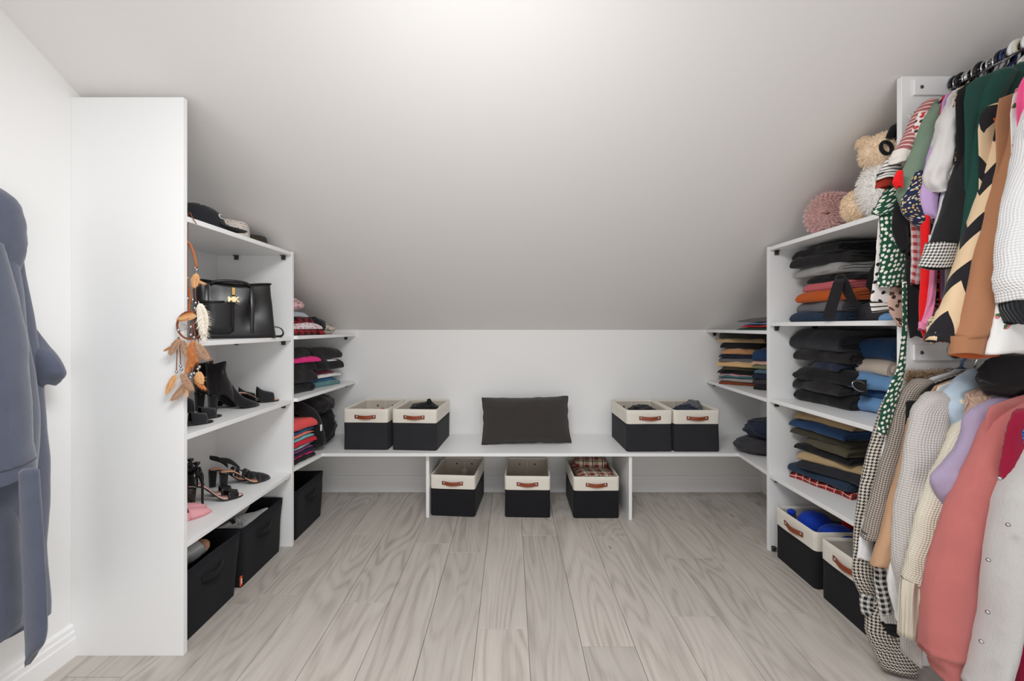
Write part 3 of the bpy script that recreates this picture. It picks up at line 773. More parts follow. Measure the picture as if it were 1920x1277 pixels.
# ------------------------------------------------------------------ dreamcatcher on the front edge of the left end panel
def feather(mb, base, d, L, wd, seed):
    """a curved quill with many separate soft barbs"""
    r = random.Random(seed); d = Vector(d).normalized(); s = d.cross(Vector((0, 1, 0))).normalized(); base = Vector(base)
    bend = r.uniform(-.25, .25)
    def q(f): return base+d*L*f+s*bend*L*f*f+Vector((0, -.006*f, 0))
    mb.tube([q(k/6) for k in range(7)], [.0010-.0001*k for k in range(7)], 4)
    vn = []
    for k in range(11):
        f = .06+.92*k/10; ww = wd*.72*math.sin(PI*min(1, f*.9+.08))**.7; p = q(f); o = d*L*.05
        vn.append([p+s*ww+o+Vector((0, .0006, 0)), p+Vector((0, -.0012, 0)), p-s*ww+o+Vector((0, .0006, 0)), p+Vector((0, .0004, 0))])
    mb.loft(vn)
    for k in range(120):
        f = .08+.9*k/120
        for sd in (-1, 1):
            ww = wd*math.sin(PI*min(1, f*.9+.08))**.7*r.uniform(.7, 1.15)
            p = q(f); e = p+s*sd*ww*r.uniform(.75, 1)+d*L*.20*r.uniform(.3, 1.4)+Vector((0, r.uniform(-.6, .6)*ww, 0))
            n = d*L*.010
            mid = (p+e)/2+Vector((0, r.uniform(-.15, .15)*ww, 0))
            mb.add([p-n*.6, p+n*.6, mid+n*.5, mid-n*.5, e], [(0, 1, 2, 3), (3, 2, 4)])
dc = thing('dreamcatcher', 'tan leather dreamcatcher with feathers and silver beads hanging on the white end panel', 'dreamcatcher', (XZ(358, 1.44), 1.43, 1.30))
wrap = fabric('tan_suede', rgb(176, 104, 66), fuzz=.15); wrapd = fabric('dark_tan_suede', rgb(134, 76, 50), fuzz=.15)
fm = [fabric('feather_tan', rgb(218, 168, 118), fuzz=.2), fabric('feather_rust', rgb(196, 124, 72), fuzz=.25), fabric('feather_cream', rgb(232, 222, 208), fuzz=.1), fabric('feather_brown', rgb(178, 142, 116), fuzz=.25)]
def DP(px, py, Z): return (XZ(px, Z), Z, HZ(py, Z))
ZU, ZL = 1.447, 1.392
def arc(cx, cy, rx, ry, a0, a1, Z, n=16): return [DP(cx+rx*math.cos(math.radians(a0+(a1-a0)*k/n)), cy-ry*math.sin(math.radians(a0+(a1-a0)*k/n)), Z) for k in range(n+1)]
MB().tube([DP(351, 452, ZU-.004), DP(358, 461, ZU), DP(363, 475, ZU), DP(367, 490, ZU), DP(369, 502, ZU)], .0042, 8).build('hoop', wrap, dc)
MB().tube(arc(348, 560, 8, 27, 88, -80, ZU+.01), .0042, 8).build('hoop', wrap, dc)
MB().tube(arc(357, 610, 25, 26, 75, 345, ZL), .0032, 8).build('hoop', wrapd, dc)
cords = [[(352, 402), (356, 398), (361, 408), (368, 420)], [(352, 402), (352, 430), (352, 452)], [(366, 530), (366, 550), (368, 565)], [(352, 452), (352, 500), (352, 560)], [(334, 632), (332, 660), (331, 696)], [(336, 632), (338, 660), (339, 690)], [(360, 605), (360, 650), (359, 700)], [(372, 635), (371, 660), (371, 688)], [(363, 600), (366, 640), (362, 690)]]
for c in cords:
    Z = ZU if c[0][1] < 570 else ZL
    MB().tube([DP(x, y, Z) for x, y in c], .0016, 5).build('cord', wrapd, dc)
web = MB()
for a in range(7):
    q = 75+a*45
    web.tube([arc(357, 610, 24, 25, q, q, ZL, 1)[0], DP(360+3*math.cos(a), 612+3*math.sin(a), ZL)], .0006, 4)
web.build('web', wrap, dc)
for i, (x, y) in enumerate([(366, 502), (369, 506), (352, 560), (361, 562), (367, 568), (365, 578), (358, 613), (372, 615), (358, 628), (364, 633), (335, 619), (331, 697), (339, 686), (340, 693), (359, 702), (364, 700), (371, 692), (374, 688), (357, 708)]):
    Z = ZU if y < 580 else ZL-.004
    MB().ell(DP(x, y, Z), (.0044, .0044, .0055), 10, 6).build('bead', M['silver'], dc)
for i, (x, y, dx, dz, L, wd, m) in enumerate([(368, 511, -.1, -1, .052, .020, 0), (368, 525, .9, -.5, .040, .006, 0), (354, 520, -.7, -.4, .02, .004, 0),
        (372, 565, .35, -1, .110, .026, 2), (376, 572, .15, -1, .120, .022, 2), (366, 588, -.9, -.35, .055, .016, 1), (370, 592, -1, -.2, .06, .014, 0),
        (336, 634, -.5, -1, .06, .018, 3), (340, 636, .5, -1, .06, .018, 3), (360, 636, .2, -1, .09, .026, 1), (366, 640, .5, -1, .075, .022, 3), (352, 650, .6, -.7, .06, .016, 1), (372, 650, .7, -.6, .05, .012, 1), (362, 655, -.1, -1, .08, .016, 1),
        (331, 701, -.55, -1, .070, .016, 0), (339, 698, .5, -1, .072, .018, 3), (358, 708, -.6, -1, .095, .018, 3), (363, 706, .7, -1, .06, .012, 1), (372, 695, .15, -1, .045, .020, 0), (325, 650, -1, -.4, .03, .006, 1), (346, 716, .35, -1, .05, .008, 0)]):
    Z = (ZU if y < 560 else ZL)-.003-.002*(i % 4)
    mb = MB(); feather(mb, DP(x, y, Z), (dx, 0, dz), L, wd, i+5)
    mb.build('feather', fm[m], dc, smooth=False)

# ------------------------------------------------------------------ folded clothes
FC = {}
def add_fold(m, w_, d_, h_, seed, n=1, droop=.012, amp=.006, z0=0.0, ox=0.0, oy=0.0, lean=0.0):
    """cloth folded n times: nested U-shaped layers, fold towards local -y; z0 is where it lies"""
    R = random.Random(seed); sx, sy = R.uniform(0, 50), R.uniform(0, 50)
    NX = 15; NP = 6; NA = 5
    for k in range(n):
        ro = h_/2*(1-k/n)-.0004; ri = max(h_/2*(1-(k+.86)/n), .0006); zc = h_/2
        yf = -d_/2+ro+(h_/2-ro)*.35; yb = d_/2*(1-.05*k)+R.uniform(-.012, .006)
        def path(r, y0):
            p = [(y0+(yb-y0)*(1-i/(NP-1)), zc-r) for i in range(NP)]
            p += [(y0-r*math.sin(PI*i/(NA+1)), zc-r*math.cos(PI*i/(NA+1))) for i in range(1, NA+1)]
            p += [(y0+(yb-y0)*i/(NP-1), zc+r) for i in range(NP)]
            return p
        po, pi_ = path(ro, yf), path(ri, yf)
        rings = []
        jl, jr = R.uniform(-.012, .004), R.uniform(-.012, .004)
        for i in range(NX+1):
            u = -1+2*i/NX; ring = []
            edge = 1-.24*max(0, (abs(u)-.86)/.14)**2*(1 if n > 0 else 0)
            for (y, z) in po+pi_[::-1]:
                x = u*w_/2*(1+.035*nz(y*14+sx, k*3.1, 2))+(jl if u < 0 else jr)*abs(u)
                zz = (z-zc)*edge*(1+.22*nz(x*9+sx, y*8+sy, 1))+zc
                lev = z0+h_
                zz += (amp*nz(x*11+sx, y*10+sy, k*.6)+amp*.7*nz(x*25+sx, y*21, 4+k*.4))*(.35+.65*z/h_)
                zz -= droop*(abs(u)**3)*.6+droop*.9*max(0, (-y/(d_/2)))**4
                yy = y+(.014*nz(x*8+sx, z0*9+k, 7)+.006*nz(x*26+sx, z*30, 3))*(1 if y < 0 else .3)
                ring.append(Vector((x+ox, yy+oy, max(zz, .0004)+z0)))
            rings.append(ring)
        m.loft(rings, (False, False))
        nn = len(rings[0]); M2 = len(po)
        for e, ring in ((0, rings[0]), (1, rings[-1])):
            b = len(m.v); fs = []
            for i in range(M2-1):
                q = (i, i+1, nn-2-i, nn-1-i); fs.append(q if e == 0 else q[::-1])
            m.add(ring, fs, [(p.x, p.z) for p in ring])
    return m
def folded(name, label, cat, loc, rot, w_, d_, h_, mat, seed, n=2, droop=.010, amp=.006, group=None, tiltx=0, tilty=0):
    m = add_fold(MB(), w_, d_, h_, seed, n, droop, amp)
    o = m.build(name, mat, None, local=True); o.location = loc
    o.rotation_euler = (math.radians(tiltx), math.radians(tilty), math.radians(rot))
    return tag(o, label, cat, group)
def stack(x, y, z, rot, items, group, seed):
    """items bottom-up: (name, label, cat, mat, w, d, h, dx, dy, drot, n)"""
    R = random.Random(seed)
    for i, (nm, lab, cat, mat, w_, d_, h_, dx, dy, dr, n) in enumerate(items):
        a = math.radians(rot)
        X = x+dx*math.cos(a)-dy*math.sin(a); Y = y+dx*math.sin(a)+dy*math.cos(a)
        folded(nm, lab, cat, (X, Y, z), rot+dr, w_, d_, h_*1.20, mat, seed*31+i, n, .008+.004*(i > 0), .0075, group)
        z += h_
    return z
def heap(name, label, cat, loc, r, mat, seed, amp=.22, fr=3.2, group=None, rotz=0, flat=.12):
    """crumpled cloth: a slumped lump with ridged creases"""
    m = MB()
    def fn(d):
        q = Vector((d.x*fr*.5+seed*3.7, d.y*fr*.5, d.z*fr*.5))
        rd = 1-abs(noise.noise(q*1.6))*2; r2 = 1-abs(noise.noise(q*3.6+Vector((9, 0, 0))))*2
        return 1+amp*.55*noise.noise(q)+amp*.38*rd*abs(rd)+amp*.07*r2
    m.ell((0, 0, r[2]), r, 56, 36, fn)
    for p in m.v:
        if p.z < r[2]*.9: p.z = max(p.z, .001); k = 1+flat*(1-p.z/(r[2]*.9)); p.x *= k; p.y *= k
    o = m.build(name, mat, None, local=True); o.location = loc; o.rotation_euler = (0, 0, math.radians(rotz))
    return tag(o, label, cat, group)
def cl(nm, *c, **k): return fabric('cloth_'+nm, rgb(*c), **k)
black = cl('black', 29, 28, 30, fuzz=.3); black2 = cl('soft_black', 38, 36, 38, fuzz=.3); char = cl('charcoal', 62, 60, 64, fuzz=.25); navy = cl('navy', 36, 43, 62, fuzz=.25)
dden = cl('dark_denim', 41, 56, 76, fuzz=.35); bden = cl('blue_denim', 42, 72, 112, fuzz=.35); lden = cl('light_denim', 106, 146, 188, fuzz=.3); blkden = cl('black_denim', 44, 44, 50, fuzz=.35)
khaki = cl('khaki', 178, 152, 116, fuzz=.15); tan = cl('tan', 186, 138, 100, fuzz=.15); sand = cl('sand', 214, 176, 128, fuzz=.15); olive = cl('olive', 84, 78, 62, fuzz=.2); dolive = cl('dark_olive', 66, 62, 50, fuzz=.2)
orange = cl('burnt_orange', 188, 88, 34, fuzz=.15); rose = cl('rose', 196, 98, 104, fuzz=.15); lgrey = cl('heather_grey', 160, 158, 156, fuzz=.2); grey = cl('mid_grey', 106, 106, 110, fuzz=.2); white = cl('white', 228, 226, 224, fuzz=.06)
rust = cl('rust', 128, 64, 42, fuzz=.2); teal = cl('teal', 54, 92, 104, fuzz=.2); dgreen = cl('bottle_green', 34, 66, 60, fuzz=.2); wine = cl('wine', 110, 36, 46, fuzz=.2); red = cl('red', 176, 34, 44, fuzz=.15)
coral = cl('coral', 232, 84, 84, fuzz=.12); hot = cl('hot_pink', 226, 50, 130, fuzz=.12); aqua = cl('aqua', 120, 190, 192, fuzz=.12); mar = cl('maroon', 110, 46, 62, fuzz=.2); beige = cl('beige', 206, 190, 176, fuzz=.12)
pblue = cl('petrol_blue', 40, 88, 122, fuzz=.2); pwine = cl('purple', 112, 58, 104, fuzz=.2); sageg = cl('moss', 122, 124, 92, fuzz=.2); stone = cl('pale_pink', 206, 168, 150, fuzz=.1); slate = cl('slate_blue', 84, 108, 124, fuzz=.2)
tartan = fabric('red_tartan', rgb(176, 28, 38), 'plaid', rgb(60, 22, 28), c3=rgb(214, 190, 170), sc=.8)
buffalo = fabric('buffalo_check', rgb(160, 28, 44), 'plaid', rgb(24, 18, 20), sc=1.1)
floralp = fabric('pink_floral', rgb(226, 186, 190), 'floral', rgb(140, 62, 78), c3=rgb(120, 130, 120), sc=.9)
lacey = fabric('lace_print', rgb(206, 192, 178), 'floral', rgb(60, 54, 52), sc=.8)
blanket = fabric('cream_tartan', rgb(224, 208, 182), 'plaid', rgb(128, 50, 54), c3=rgb(52, 56, 52), sc=1.3)
pants, tee, top_, jean = 'folded_trousers', 'folded_shirt', 'folded_pullover', 'folded_jeans'

# right unit, compartment under the top shelf
xs, ys = 1.500, 1.880
Gp = 'folded clothes on the upper right shelf'
stack(xs, ys, RS[1], -90+6, [
 (jean, 'dark blue jeans at the very bottom of the upper right pile', 'jeans', dden, .30, .28, .045, -.02, 0, 2, 2),
 (top_, 'mid grey sweatshirt under the orange top in the upper right pile', 'shirt', grey, .27, .26, .045, .0, -.005, -4, 2),
 (top_, 'burnt orange top folded in the upper right pile', 'shirt', orange, .28, .27, .050, .02, -.01, 5, 2),
 (top_, 'dusty rose top lying on the orange one, upper right pile', 'shirt', rose, .24, .27, .038, .03, .005, -3, 2),
 (pants, 'black trousers just under the pale grey sweatshirt, upper right pile', 'trousers', black, .24, .26, .030, .03, .01, 4, 1),
 (top_, 'pale heather grey sweatshirt near the top of the upper right pile', 'shirt', lgrey, .27, .27, .045, -.005, -.005, -6, 2),
 (pants, 'soft black leggings on the pale grey sweatshirt, upper right pile', 'trousers', black2, .28, .28, .045, -.01, -.015, 8, 2),
 (pants, 'black trousers topmost in the upper right pile', 'trousers', black, .27, .28, .040, .0, -.01, -5, 2)], Gp, 5)
folded(pants, 'charcoal leggings beside the dark blue jeans on the upper right shelf', 'trousers', (1.555, 1.69, RS[1]), -75, .17, .22, .085, char, 61, 3, group=Gp)
folded(top_, 'black jersey slumped against the near side of the upper right pile', 'shirt', (1.575, 1.66, RS[1]+.09), -70, .18, .2, .20, black, 62, 3, .03, .012, Gp)
def ribbon(name, parent, mat, pts, wd, th=.002):
    rings = []
    pts = [Vector(p) for p in pts]
    for i, p in enumerate(pts):
        t = (pts[min(i+1, len(pts)-1)]-pts[max(i-1, 0)]).normalized()
        s = t.cross(Vector((-.75, -.66, 0))).normalized(); n = s.cross(t).normalized()
        ww = wd[i] if isinstance(wd, (list, tuple)) else wd
        rings.append([p-s*ww-n*th, p+s*ww-n*th, p+s*ww+n*th, p-s*ww+n*th])
    return MB().loft(rings).build(name, mat, parent, bevel=.001)
sash = thing('sash_belt', 'black cloth sash hanging down over the orange and rose tops', 'belt', DP(1572, 522, 1.72))
ribbon('sash_tail', sash, black2, [DP(1575, 518, 1.70), DP(1572, 530, 1.665), DP(1567, 550, 1.655), DP(1559, 575, 1.655), DP(1553, 598, 1.66)], [.014, .017, .019, .019, .020])
ribbon('sash_tail', sash, black2, [DP(1577, 518, 1.70), DP(1584, 530, 1.665), DP(1590, 548, 1.655), DP(1598, 563, 1.655), DP(1611, 573, 1.655)], [.012, .014, .016, .014, .008])
MB().ell(DP(1576, 519, 1.69), (.018, .014, .012), 12, 8).build('knot', black2, sash)
folded(top_, 'rolled black and white striped top at the near end of the upper right shelf', 'shirt', (1.46, 1.49, RS[1]+.035), -80, .12, .20, .055, fabric('bw_stripe', rgb(224, 220, 216), 'stripes', rgb(44, 44, 48), sc=.35), 71, 2, group=Gp)
folded(jean, 'pale blue jeans under the rolled striped top, upper right shelf', 'jeans', (1.46, 1.49, RS[1]), -80, .14, .2, .036, lden, 72, 2, group=Gp)
# middle compartment
Gp = 'folded trousers on the middle right shelf'
stack(1.515, 1.905, RS[2], -90+4, [
 (pants, 'black trousers at the very bottom of the middle right pile', 'trousers', black, .29, .25, .055, .0, 0, 3, 2),
 (pants, 'black cord trousers second from the bottom, middle right pile', 'trousers', black2, .29, .26, .050, -.01, -.01, -5, 2),
 (pants, 'black trousers with a ring belt in the middle right pile', 'trousers', black, .28, .26, .055, .005, -.015, 6, 2),
 (jean, 'navy jeans with a turned corner in the middle right pile', 'jeans', navy, .22, .25, .035, .03, .0, -12, 2),
 (pants, 'soft black trousers under the faded black jeans', 'trousers', black2, .27, .26, .050, .0, -.008, 3, 2),
 (jean, 'faded black jeans topmost in the middle right pile', 'jeans', blkden, .29, .28, .080, -.005, -.01, -5, 3)], Gp, 9)
rb = thing('ring_belt', 'black belt end with a round silver ring, hanging from the middle right pile', 'belt', DP(1612, 724, 1.69))
MB().tube([DP(1612+14*math.cos(q), 724+9*math.sin(q)+4*math.cos(q), 1.685) for q in (2*PI*k/24 for k in range(25))], .0022, 6, False).build('ring', M['silver'], rb)
ribbon('belt_strap', rb, black2, [DP(1613, 712, 1.70), DP(1613, 724, 1.692), DP(1614, 738, 1.695)], .020)
stack(1.565, 1.735, RS[2], -80, [
 (jean, 'light blue jeans at the bottom, beside the black trousers pile', 'jeans', lden, .17, .22, .055, 0, 0, 3, 2),
 (jean, 'mid blue jeans between two light blue pairs, middle right shelf', 'jeans', bden, .16, .19, .040, 0, .01, -3, 2),
 (jean, 'light blue jeans under the beige trousers, middle right shelf', 'jeans', lden, .18, .23, .060, 0, -.015, 4, 2),
 (pants, 'beige trousers between blue jeans on the middle right shelf', 'trousers', beige, .16, .20, .060, 0, .0, -3, 2),
 (jean, 'mid blue jeans on top of the beige trousers, middle right shelf', 'jeans', bden, .16, .20, .075, 0, .005, 2, 2)], 'folded jeans at the near end of the middle right shelf', 13)
# lower compartment
Gp = 'folded trousers on the lower right shelf'
stack(1.515, 1.905, RS[3], -90+8, [
 (tee, 'red tartan shirt at the very bottom of the lower right pile', 'shirt', tartan, .29, .27, .030, -.02, 0, 6, 1),
 (jean, 'dark blue jeans on the red tartan shirt', 'jeans', dden, .29, .27, .040, -.02, -.005, 4, 2),
 (jean, 'faded black jeans with a back pocket, lower right pile', 'jeans', blkden, .27, .28, .038, .02, -.005, 14, 2),
 (pants, 'khaki trousers slanting across the middle of the lower right pile', 'trousers', khaki, .27, .26, .035, .0, -.005, 18, 1),
 (pants, 'black trousers over the slanting khaki pair, lower right pile', 'trousers', black, .27, .26, .034, .0, -.005, 2, 2),
 (pants, 'olive trousers with a flat pocket, lower right pile', 'trousers', olive, .23, .26, .035, .03, -.01, -4, 2),
 (pants, 'dark olive trousers under the blue jeans, lower right pile', 'trousers', dolive, .29, .27, .035, -.015, .0, 4, 2),
 (jean, 'mid blue jeans under the top khaki pair, lower right pile', 'jeans', bden, .29, .28, .040, .0, -.012, -2, 2),
 (pants, 'khaki trousers topmost in the lower right pile', 'trousers', khaki, .28, .26, .032, .0, .0, 3, 2)], Gp, 17)
# far right corner
Gp = 'folded clothes in the far right corner'
stack(1.465, 2.63, .745, -40, [
 (top_, 'rust top at the bottom of the tall corner pile', 'shirt', rust, .24, .22, .022, 0, 0, 2, 1),
 (tee, 'pale grey tee second from the bottom of the corner pile', 'shirt', lgrey, .25, .22, .022, -.01, 0, -3, 1),
 (tee, 'pink and teal striped shirt low in the corner pile', 'shirt', fabric('pinkteal', rgb(196, 152, 150), 'ustripes', rgb(70, 110, 120), sc=3), .25, .22, .024, 0, -.003, 3, 1),
 (pants, 'black trousers under the sand ones, corner pile', 'trousers', black, .26, .22, .022, -.005, 0, -2, 1),
 (pants, 'olive trousers low in the corner pile', 'trousers', dolive, .25, .22, .020, .005, .0, 3, 1),
 (pants, 'sand trousers in the middle of the corner pile', 'trousers', sand, .25, .22, .032, 0, -.004, -4, 2),
 (tee, 'mid grey sweater in the middle of the corner pile', 'sweater', grey, .25, .22, .024, -.005, 0, 2, 1),
 (pants, 'navy trousers under the tan ones, corner pile', 'trousers', navy, .26, .22, .022, 0, 0, -2, 1),
 (pants, 'tan trousers above the middle of the corner pile', 'trousers', tan, .24, .22, .036, .01, -.003, 4, 2),
 (pants, 'black trousers below the khaki ones, corner pile', 'trousers', black2, .23, .22, .034, 0, 0, -3, 2),
 (pants, 'khaki trousers second from the top of the corner pile', 'trousers', khaki, .25, .22, .028, -.005, -.004, 2, 2),
 (pants, 'dark grey trousers slumped on top of the corner pile', 'trousers', cl('dark_olive_black', 52, 50, 47, fuzz=.25), .26, .22, .040, -.005, -.005, 6, 2)], Gp, 21)
stack(1.520, 2.37, .745, -55, [
 (pants, 'soft black trousers at the bottom of the short corner pile by the divider', 'trousers', black2, .20, .20, .032, 0, 0, 2, 2),
 (pants, 'charcoal trousers second from bottom beside the divider', 'trousers', char, .20, .20, .032, 0, 0, -3, 2),
 (pants, 'black and navy trousers in the short pile by the divider', 'trousers', navy, .20, .20, .030, 0, -.005, 2, 2),
 (jean, 'slate blue jeans in the short pile by the divider', 'jeans', slate, .20, .20, .026, 0, 0, 0, 1),
 (pants, 'moss green trousers in the short pile by the divider', 'trousers', sageg, .21, .20, .024, 0, -.008, 3, 1),
 (tee, 'pale pink top in the short pile by the divider', 'shirt', stone, .21, .20, .020, 0, -.010, -2, 1),
 (jean, 'bright dark blue jeans topmost in the short pile by the divider', 'jeans', cl('indigo', 40, 62, 96, fuzz=.3), .21, .21, .060, 0, -.01, 4, 3)], Gp, 23)
stack(1.455, 2.33, 1.082, -78, [
 (tee, 'bottle green tee at the bottom of the small top corner pile', 'shirt', dgreen, .30, .22, .016, 0, 0, 1, 1),
 (tee, 'dark red tee in the small top corner pile', 'shirt', red, .29, .22, .016, 0, 0, -2, 1),
 (tee, 'pale blue shirt in the small top corner pile', 'shirt', cl('cornflower', 112, 136, 176, fuzz=.15), .27, .22, .014, .01, 0, 1, 1),
 (tee, 'grey brown tee topmost in the small top corner pile', 'shirt', cl('taupe', 98, 90, 92, fuzz=.2), .28, .22, .020, -.01, 0, 3, 1)], Gp, 27)
heap(pants, 'navy sweatpants crumpled on the right end of the bench board', 'trousers', (1.50, 2.42, BH+.075), (.15, .12, .058), navy, 3, .25, 3, 'crumpled clothes at the right end of the bench', 25, .05)
heap(pants, 'charcoal trousers spread under the crumpled navy ones', 'trousers', (1.455, 2.43, BH), (.17, .12, .042), char, 4, .2, 3, 'crumpled clothes at the right end of the bench', 20, .05)
stack(1.545, 2.205, BH, -60, [
 (tee, 'black top at the bottom, right end of the bench by the divider', 'shirt', black, .18, .2, .035, 0, 0, 0, 2),
 (tee, 'white top between dark ones, right end of the bench', 'shirt', white, .17, .2, .022, 0, 0, 2, 1),
 (tee, 'slate navy top low beside the divider on the bench', 'shirt', navy, .18, .21, .030, 0, -.01, -3, 2),
 (tee, 'cream printed tee beside the divider on the bench', 'shirt', cl('cream_tee', 214, 198, 170, fuzz=.1), .18, .21, .035, 0, -.008, 3, 2),
 (tee, 'slate grey sweater beside the divider on the bench', 'sweater', cl('slate_grey', 88, 92, 102, fuzz=.2), .18, .21, .040, 0, 0, 2, 2),
 (tee, 'blue grey sweater topmost beside the divider on the bench', 'sweater', cl('blue_grey', 72, 80, 94, fuzz=.2), .17, .20, .035, 0, .005, -2, 2)], 'folded tops at the right end of the bench', 31)

# left corner
Gp = 'clothes on the upper left corner shelf'
stack(-1.235, 2.30, 1.055, 74, [
 (tee, 'red and black buffalo check shirt at the bottom of the upper left corner pile', 'shirt', buffalo, .30, .26, .032, .0, 0, 2, 2),
 (top_, 'white and pink pyjama top on the buffalo check shirt', 'shirt', fabric('whitepink', rgb(222, 214, 216), 'floral', rgb(206, 130, 140), sc=.7), .29, .25, .034, .0, -.005, -4, 2),
 (tee, 'dark red checked shirt second layer of the upper left corner pile', 'shirt', buffalo, .24, .24, .030, -.02, .01, 5, 2)], Gp, 35)
folded(top_, 'pale blue grey top folded high in the upper left corner', 'shirt', (-1.245, 2.245, 1.055+.098), 78, .20, .22, .035, cl('pale_blue_grey', 170, 178, 186, fuzz=.1), 36, 2, group=Gp)
heap(top_, 'pink floral pyjamas heaped highest in the upper left corner', 'pyjamas', (-1.225, 2.255, 1.055+.130), (.105, .085, .035), floralp, 6, .3, 3.4, Gp, 60)
heap(top_, 'black lace top sliding off the upper left corner pile', 'shirt', (-1.20, 2.50, 1.055), (.09, .085, .050), black, 7, .3, 3.4, Gp)
heap('lace_bra', 'lace print bra at the far end of the upper left corner shelf', 'bra', (-1.165, 2.60, 1.055), (.075, .07, .032), lacey, 8, .25, 3, Gp)
Gp = 'clothes on the middle left corner shelf'
stack(-1.255, 2.315, .740, 75, [
 (pants, 'black trousers at the bottom near the left divider, middle corner shelf', 'trousers', black, .22, .24, .055, 0, 0, 2, 3),
 (pants, 'soft black padded trousers in the near pile, middle left corner', 'trousers', black2, .22, .25, .060, 0, -.008, -3, 3),
 (pants, 'black leggings above the padded ones, middle left corner', 'trousers', black, .22, .25, .050, 0, 0, 4, 2),
 (top_, 'hot pink top near the top of the near pile, middle left corner', 'shirt', hot, .24, .25, .028, .02, -.01, -5, 2),
 (pants, 'charcoal leggings topmost in the near pile, middle left corner', 'trousers', black2, .20, .24, .040, -.02, 0, 5, 2)], Gp, 39)
stack(-1.235, 2.60, .740, 70, [
 (tee, 'teal tee at the bottom of the far pile, middle left corner', 'shirt', cl('grey_teal', 96, 134, 136, fuzz=.2), .24, .24, .032, 0, 0, 3, 2),
 (tee, 'petrol blue tee low in the far pile, middle left corner', 'shirt', pblue, .22, .23, .022, -.02, .005, -3, 1),
 (tee, 'white tee in the far pile, middle left corner', 'shirt', white, .24, .25, .022, .01, 0, 4, 1),
 (top_, 'maroon top tucked into the far pile, middle left corner', 'shirt', mar, .20, .23, .024, -.03, -.005, -4, 1),
 (top_, 'black hoodie draped low in the far pile, middle left corner', 'sweater', black, .26, .27, .050, .005, -.01, 5, 2),
 (tee, 'second white tee between black hoodies, middle left corner', 'shirt', white, .24, .25, .016, .0, 0, -3, 1),
 (top_, 'black hoodie topmost in the far pile, middle left corner', 'sweater', black2, .27, .26, .055, -.005, -.01, 6, 2)], Gp, 43)
Gp = 'clothes on the left end of the bench'
stack(-1.235, 2.26, BH, 80, [
 (tee, 'black tee at the bottom of the colourful pile, left end of the bench', 'shirt', black, .24, .26, .028, .0, 0, 2, 2),
 (tee, 'bright pink tee low in the colourful pile', 'shirt', hot, .23, .26, .014, 0, 0, -2, 1),
 (tee, 'navy tee low in the colourful pile', 'shirt', navy, .23, .26, .018, 0, -.003, 2, 1),
 (tee, 'purple tee in the colourful pile', 'shirt', pwine, .22, .26, .016, 0, 0, -1, 1),
 (tee, 'pale aqua tee in the lower half of the colourful pile', 'shirt', cl('ice', 176, 208, 210, fuzz=.1), .22, .26, .014, 0, 0, 2, 1),
 (tee, 'red sports top in the colourful pile', 'shirt', cl('bright_red', 206, 40, 62, fuzz=.12), .23, .26, .026, .005, -.006, -3, 2),
 (tee, 'aqua tee in the upper half of the colourful pile', 'shirt', aqua, .22, .26, .022, 0, 0, 2, 1),
 (tee, 'salmon tee above the aqua one in the colourful pile', 'shirt', cl('salmon', 240, 128, 116, fuzz=.1), .22, .26, .016, 0, 0, -2, 1),
 (tee, 'petrol blue tee near the top of the colourful pile', 'shirt', pblue, .22, .26, .020, .0, 0, 2, 1),
 (tee, 'coral top topmost in the colourful pile', 'shirt', coral, .23, .27, .042, 0, -.005, -3, 2)], Gp, 47)
heap('winter_coat', 'black puffy coat heaped high between the colourful pile and the basket', 'coat', (-1.235, 2.56, BH), (.155, .150, .125), black, 11, .28, 3.0, Gp, 20)
heap(top_, 'soft black sweater slumped on top of the puffy coat, left end of the bench', 'sweater', (-1.23, 2.50, BH+.20), (.150, .165, .060), black2, 12, .30, 3.0, Gp, 70, .05)
jb = thing('jacket', 'black jacket sleeve with a white tag beside the colourful pile', 'jacket', (-1.12, 2.40, BH))
MB().tube(spline([(-1.17, 2.30, BH+.285), (-1.12, 2.355, BH+.22), (-1.105, 2.40, BH+.13), (-1.10, 2.43, BH+.045)], 12), [.030, .034, .036, .038, .038, .038, .037, .036, .035, .034, .033, .030], 14).build('sleeve', black, jb)
MB().box(-1.074, -1.068, 2.372, 2.384, BH+.130, BH+.165).build('care_tag', white, jb, smooth=False, label='small white tag')

# things in the bench and floor baskets
def bz(px, Z): return XZ(px, Z)
MB_ = None
heap('red_pouch', 'small red tag-like pouch inside the leftmost bench basket', 'pouch', (bz(716, 2.53), 2.55, BH+.165), (.022, .02, .030), red, 14, .2)
Gp = 'dark socks in the bench baskets'
heap('black_sock', 'black sock pile inside the bench basket left of the pillow', 'socks', (bz(795, 2.6), 2.60, BH+.155), (.085, .09, .045), black, 15, .35, 4, Gp)
m = MB().tube([(0, 0, 0), (.006, 0, .03), (.012, .002, .05), (.004, .004, .07)], [.022, .020, .018, .010], 10)
o = single('upright_sock', m, black, 'pointed black sock sticking up from the basket left of the pillow', 'socks', (0, 0, 0), Gp); o.location = (bz(803, 2.6), 2.58, BH+.205)
m = MB().tube([(0, 0, 0), (.012, .01, .022), (.020, .012, .035)], [.022, .022, .020], 14)
o = single('rolled_sock', m, char, 'rolled charcoal sock at the right edge of the basket left of the pillow', 'socks', (0, 0, 0), Gp); o.location = (bz(806, 2.6), 2.64, BH+.190)
heap('black_sock', 'black and grey socks in the bench basket just right of the pillow', 'socks', (bz(1205, 2.58), 2.585, BH+.135), (.085, .11, .048), black2, 16, .4, 5, Gp)
heap('white_sock', 'pale socks under the black ones right of the pillow', 'socks', (bz(1215, 2.58), 2.53, BH+.13), (.085, .06, .042), cl('pale_grey', 190, 188, 188, fuzz=.1), 17, .35, 5, Gp)
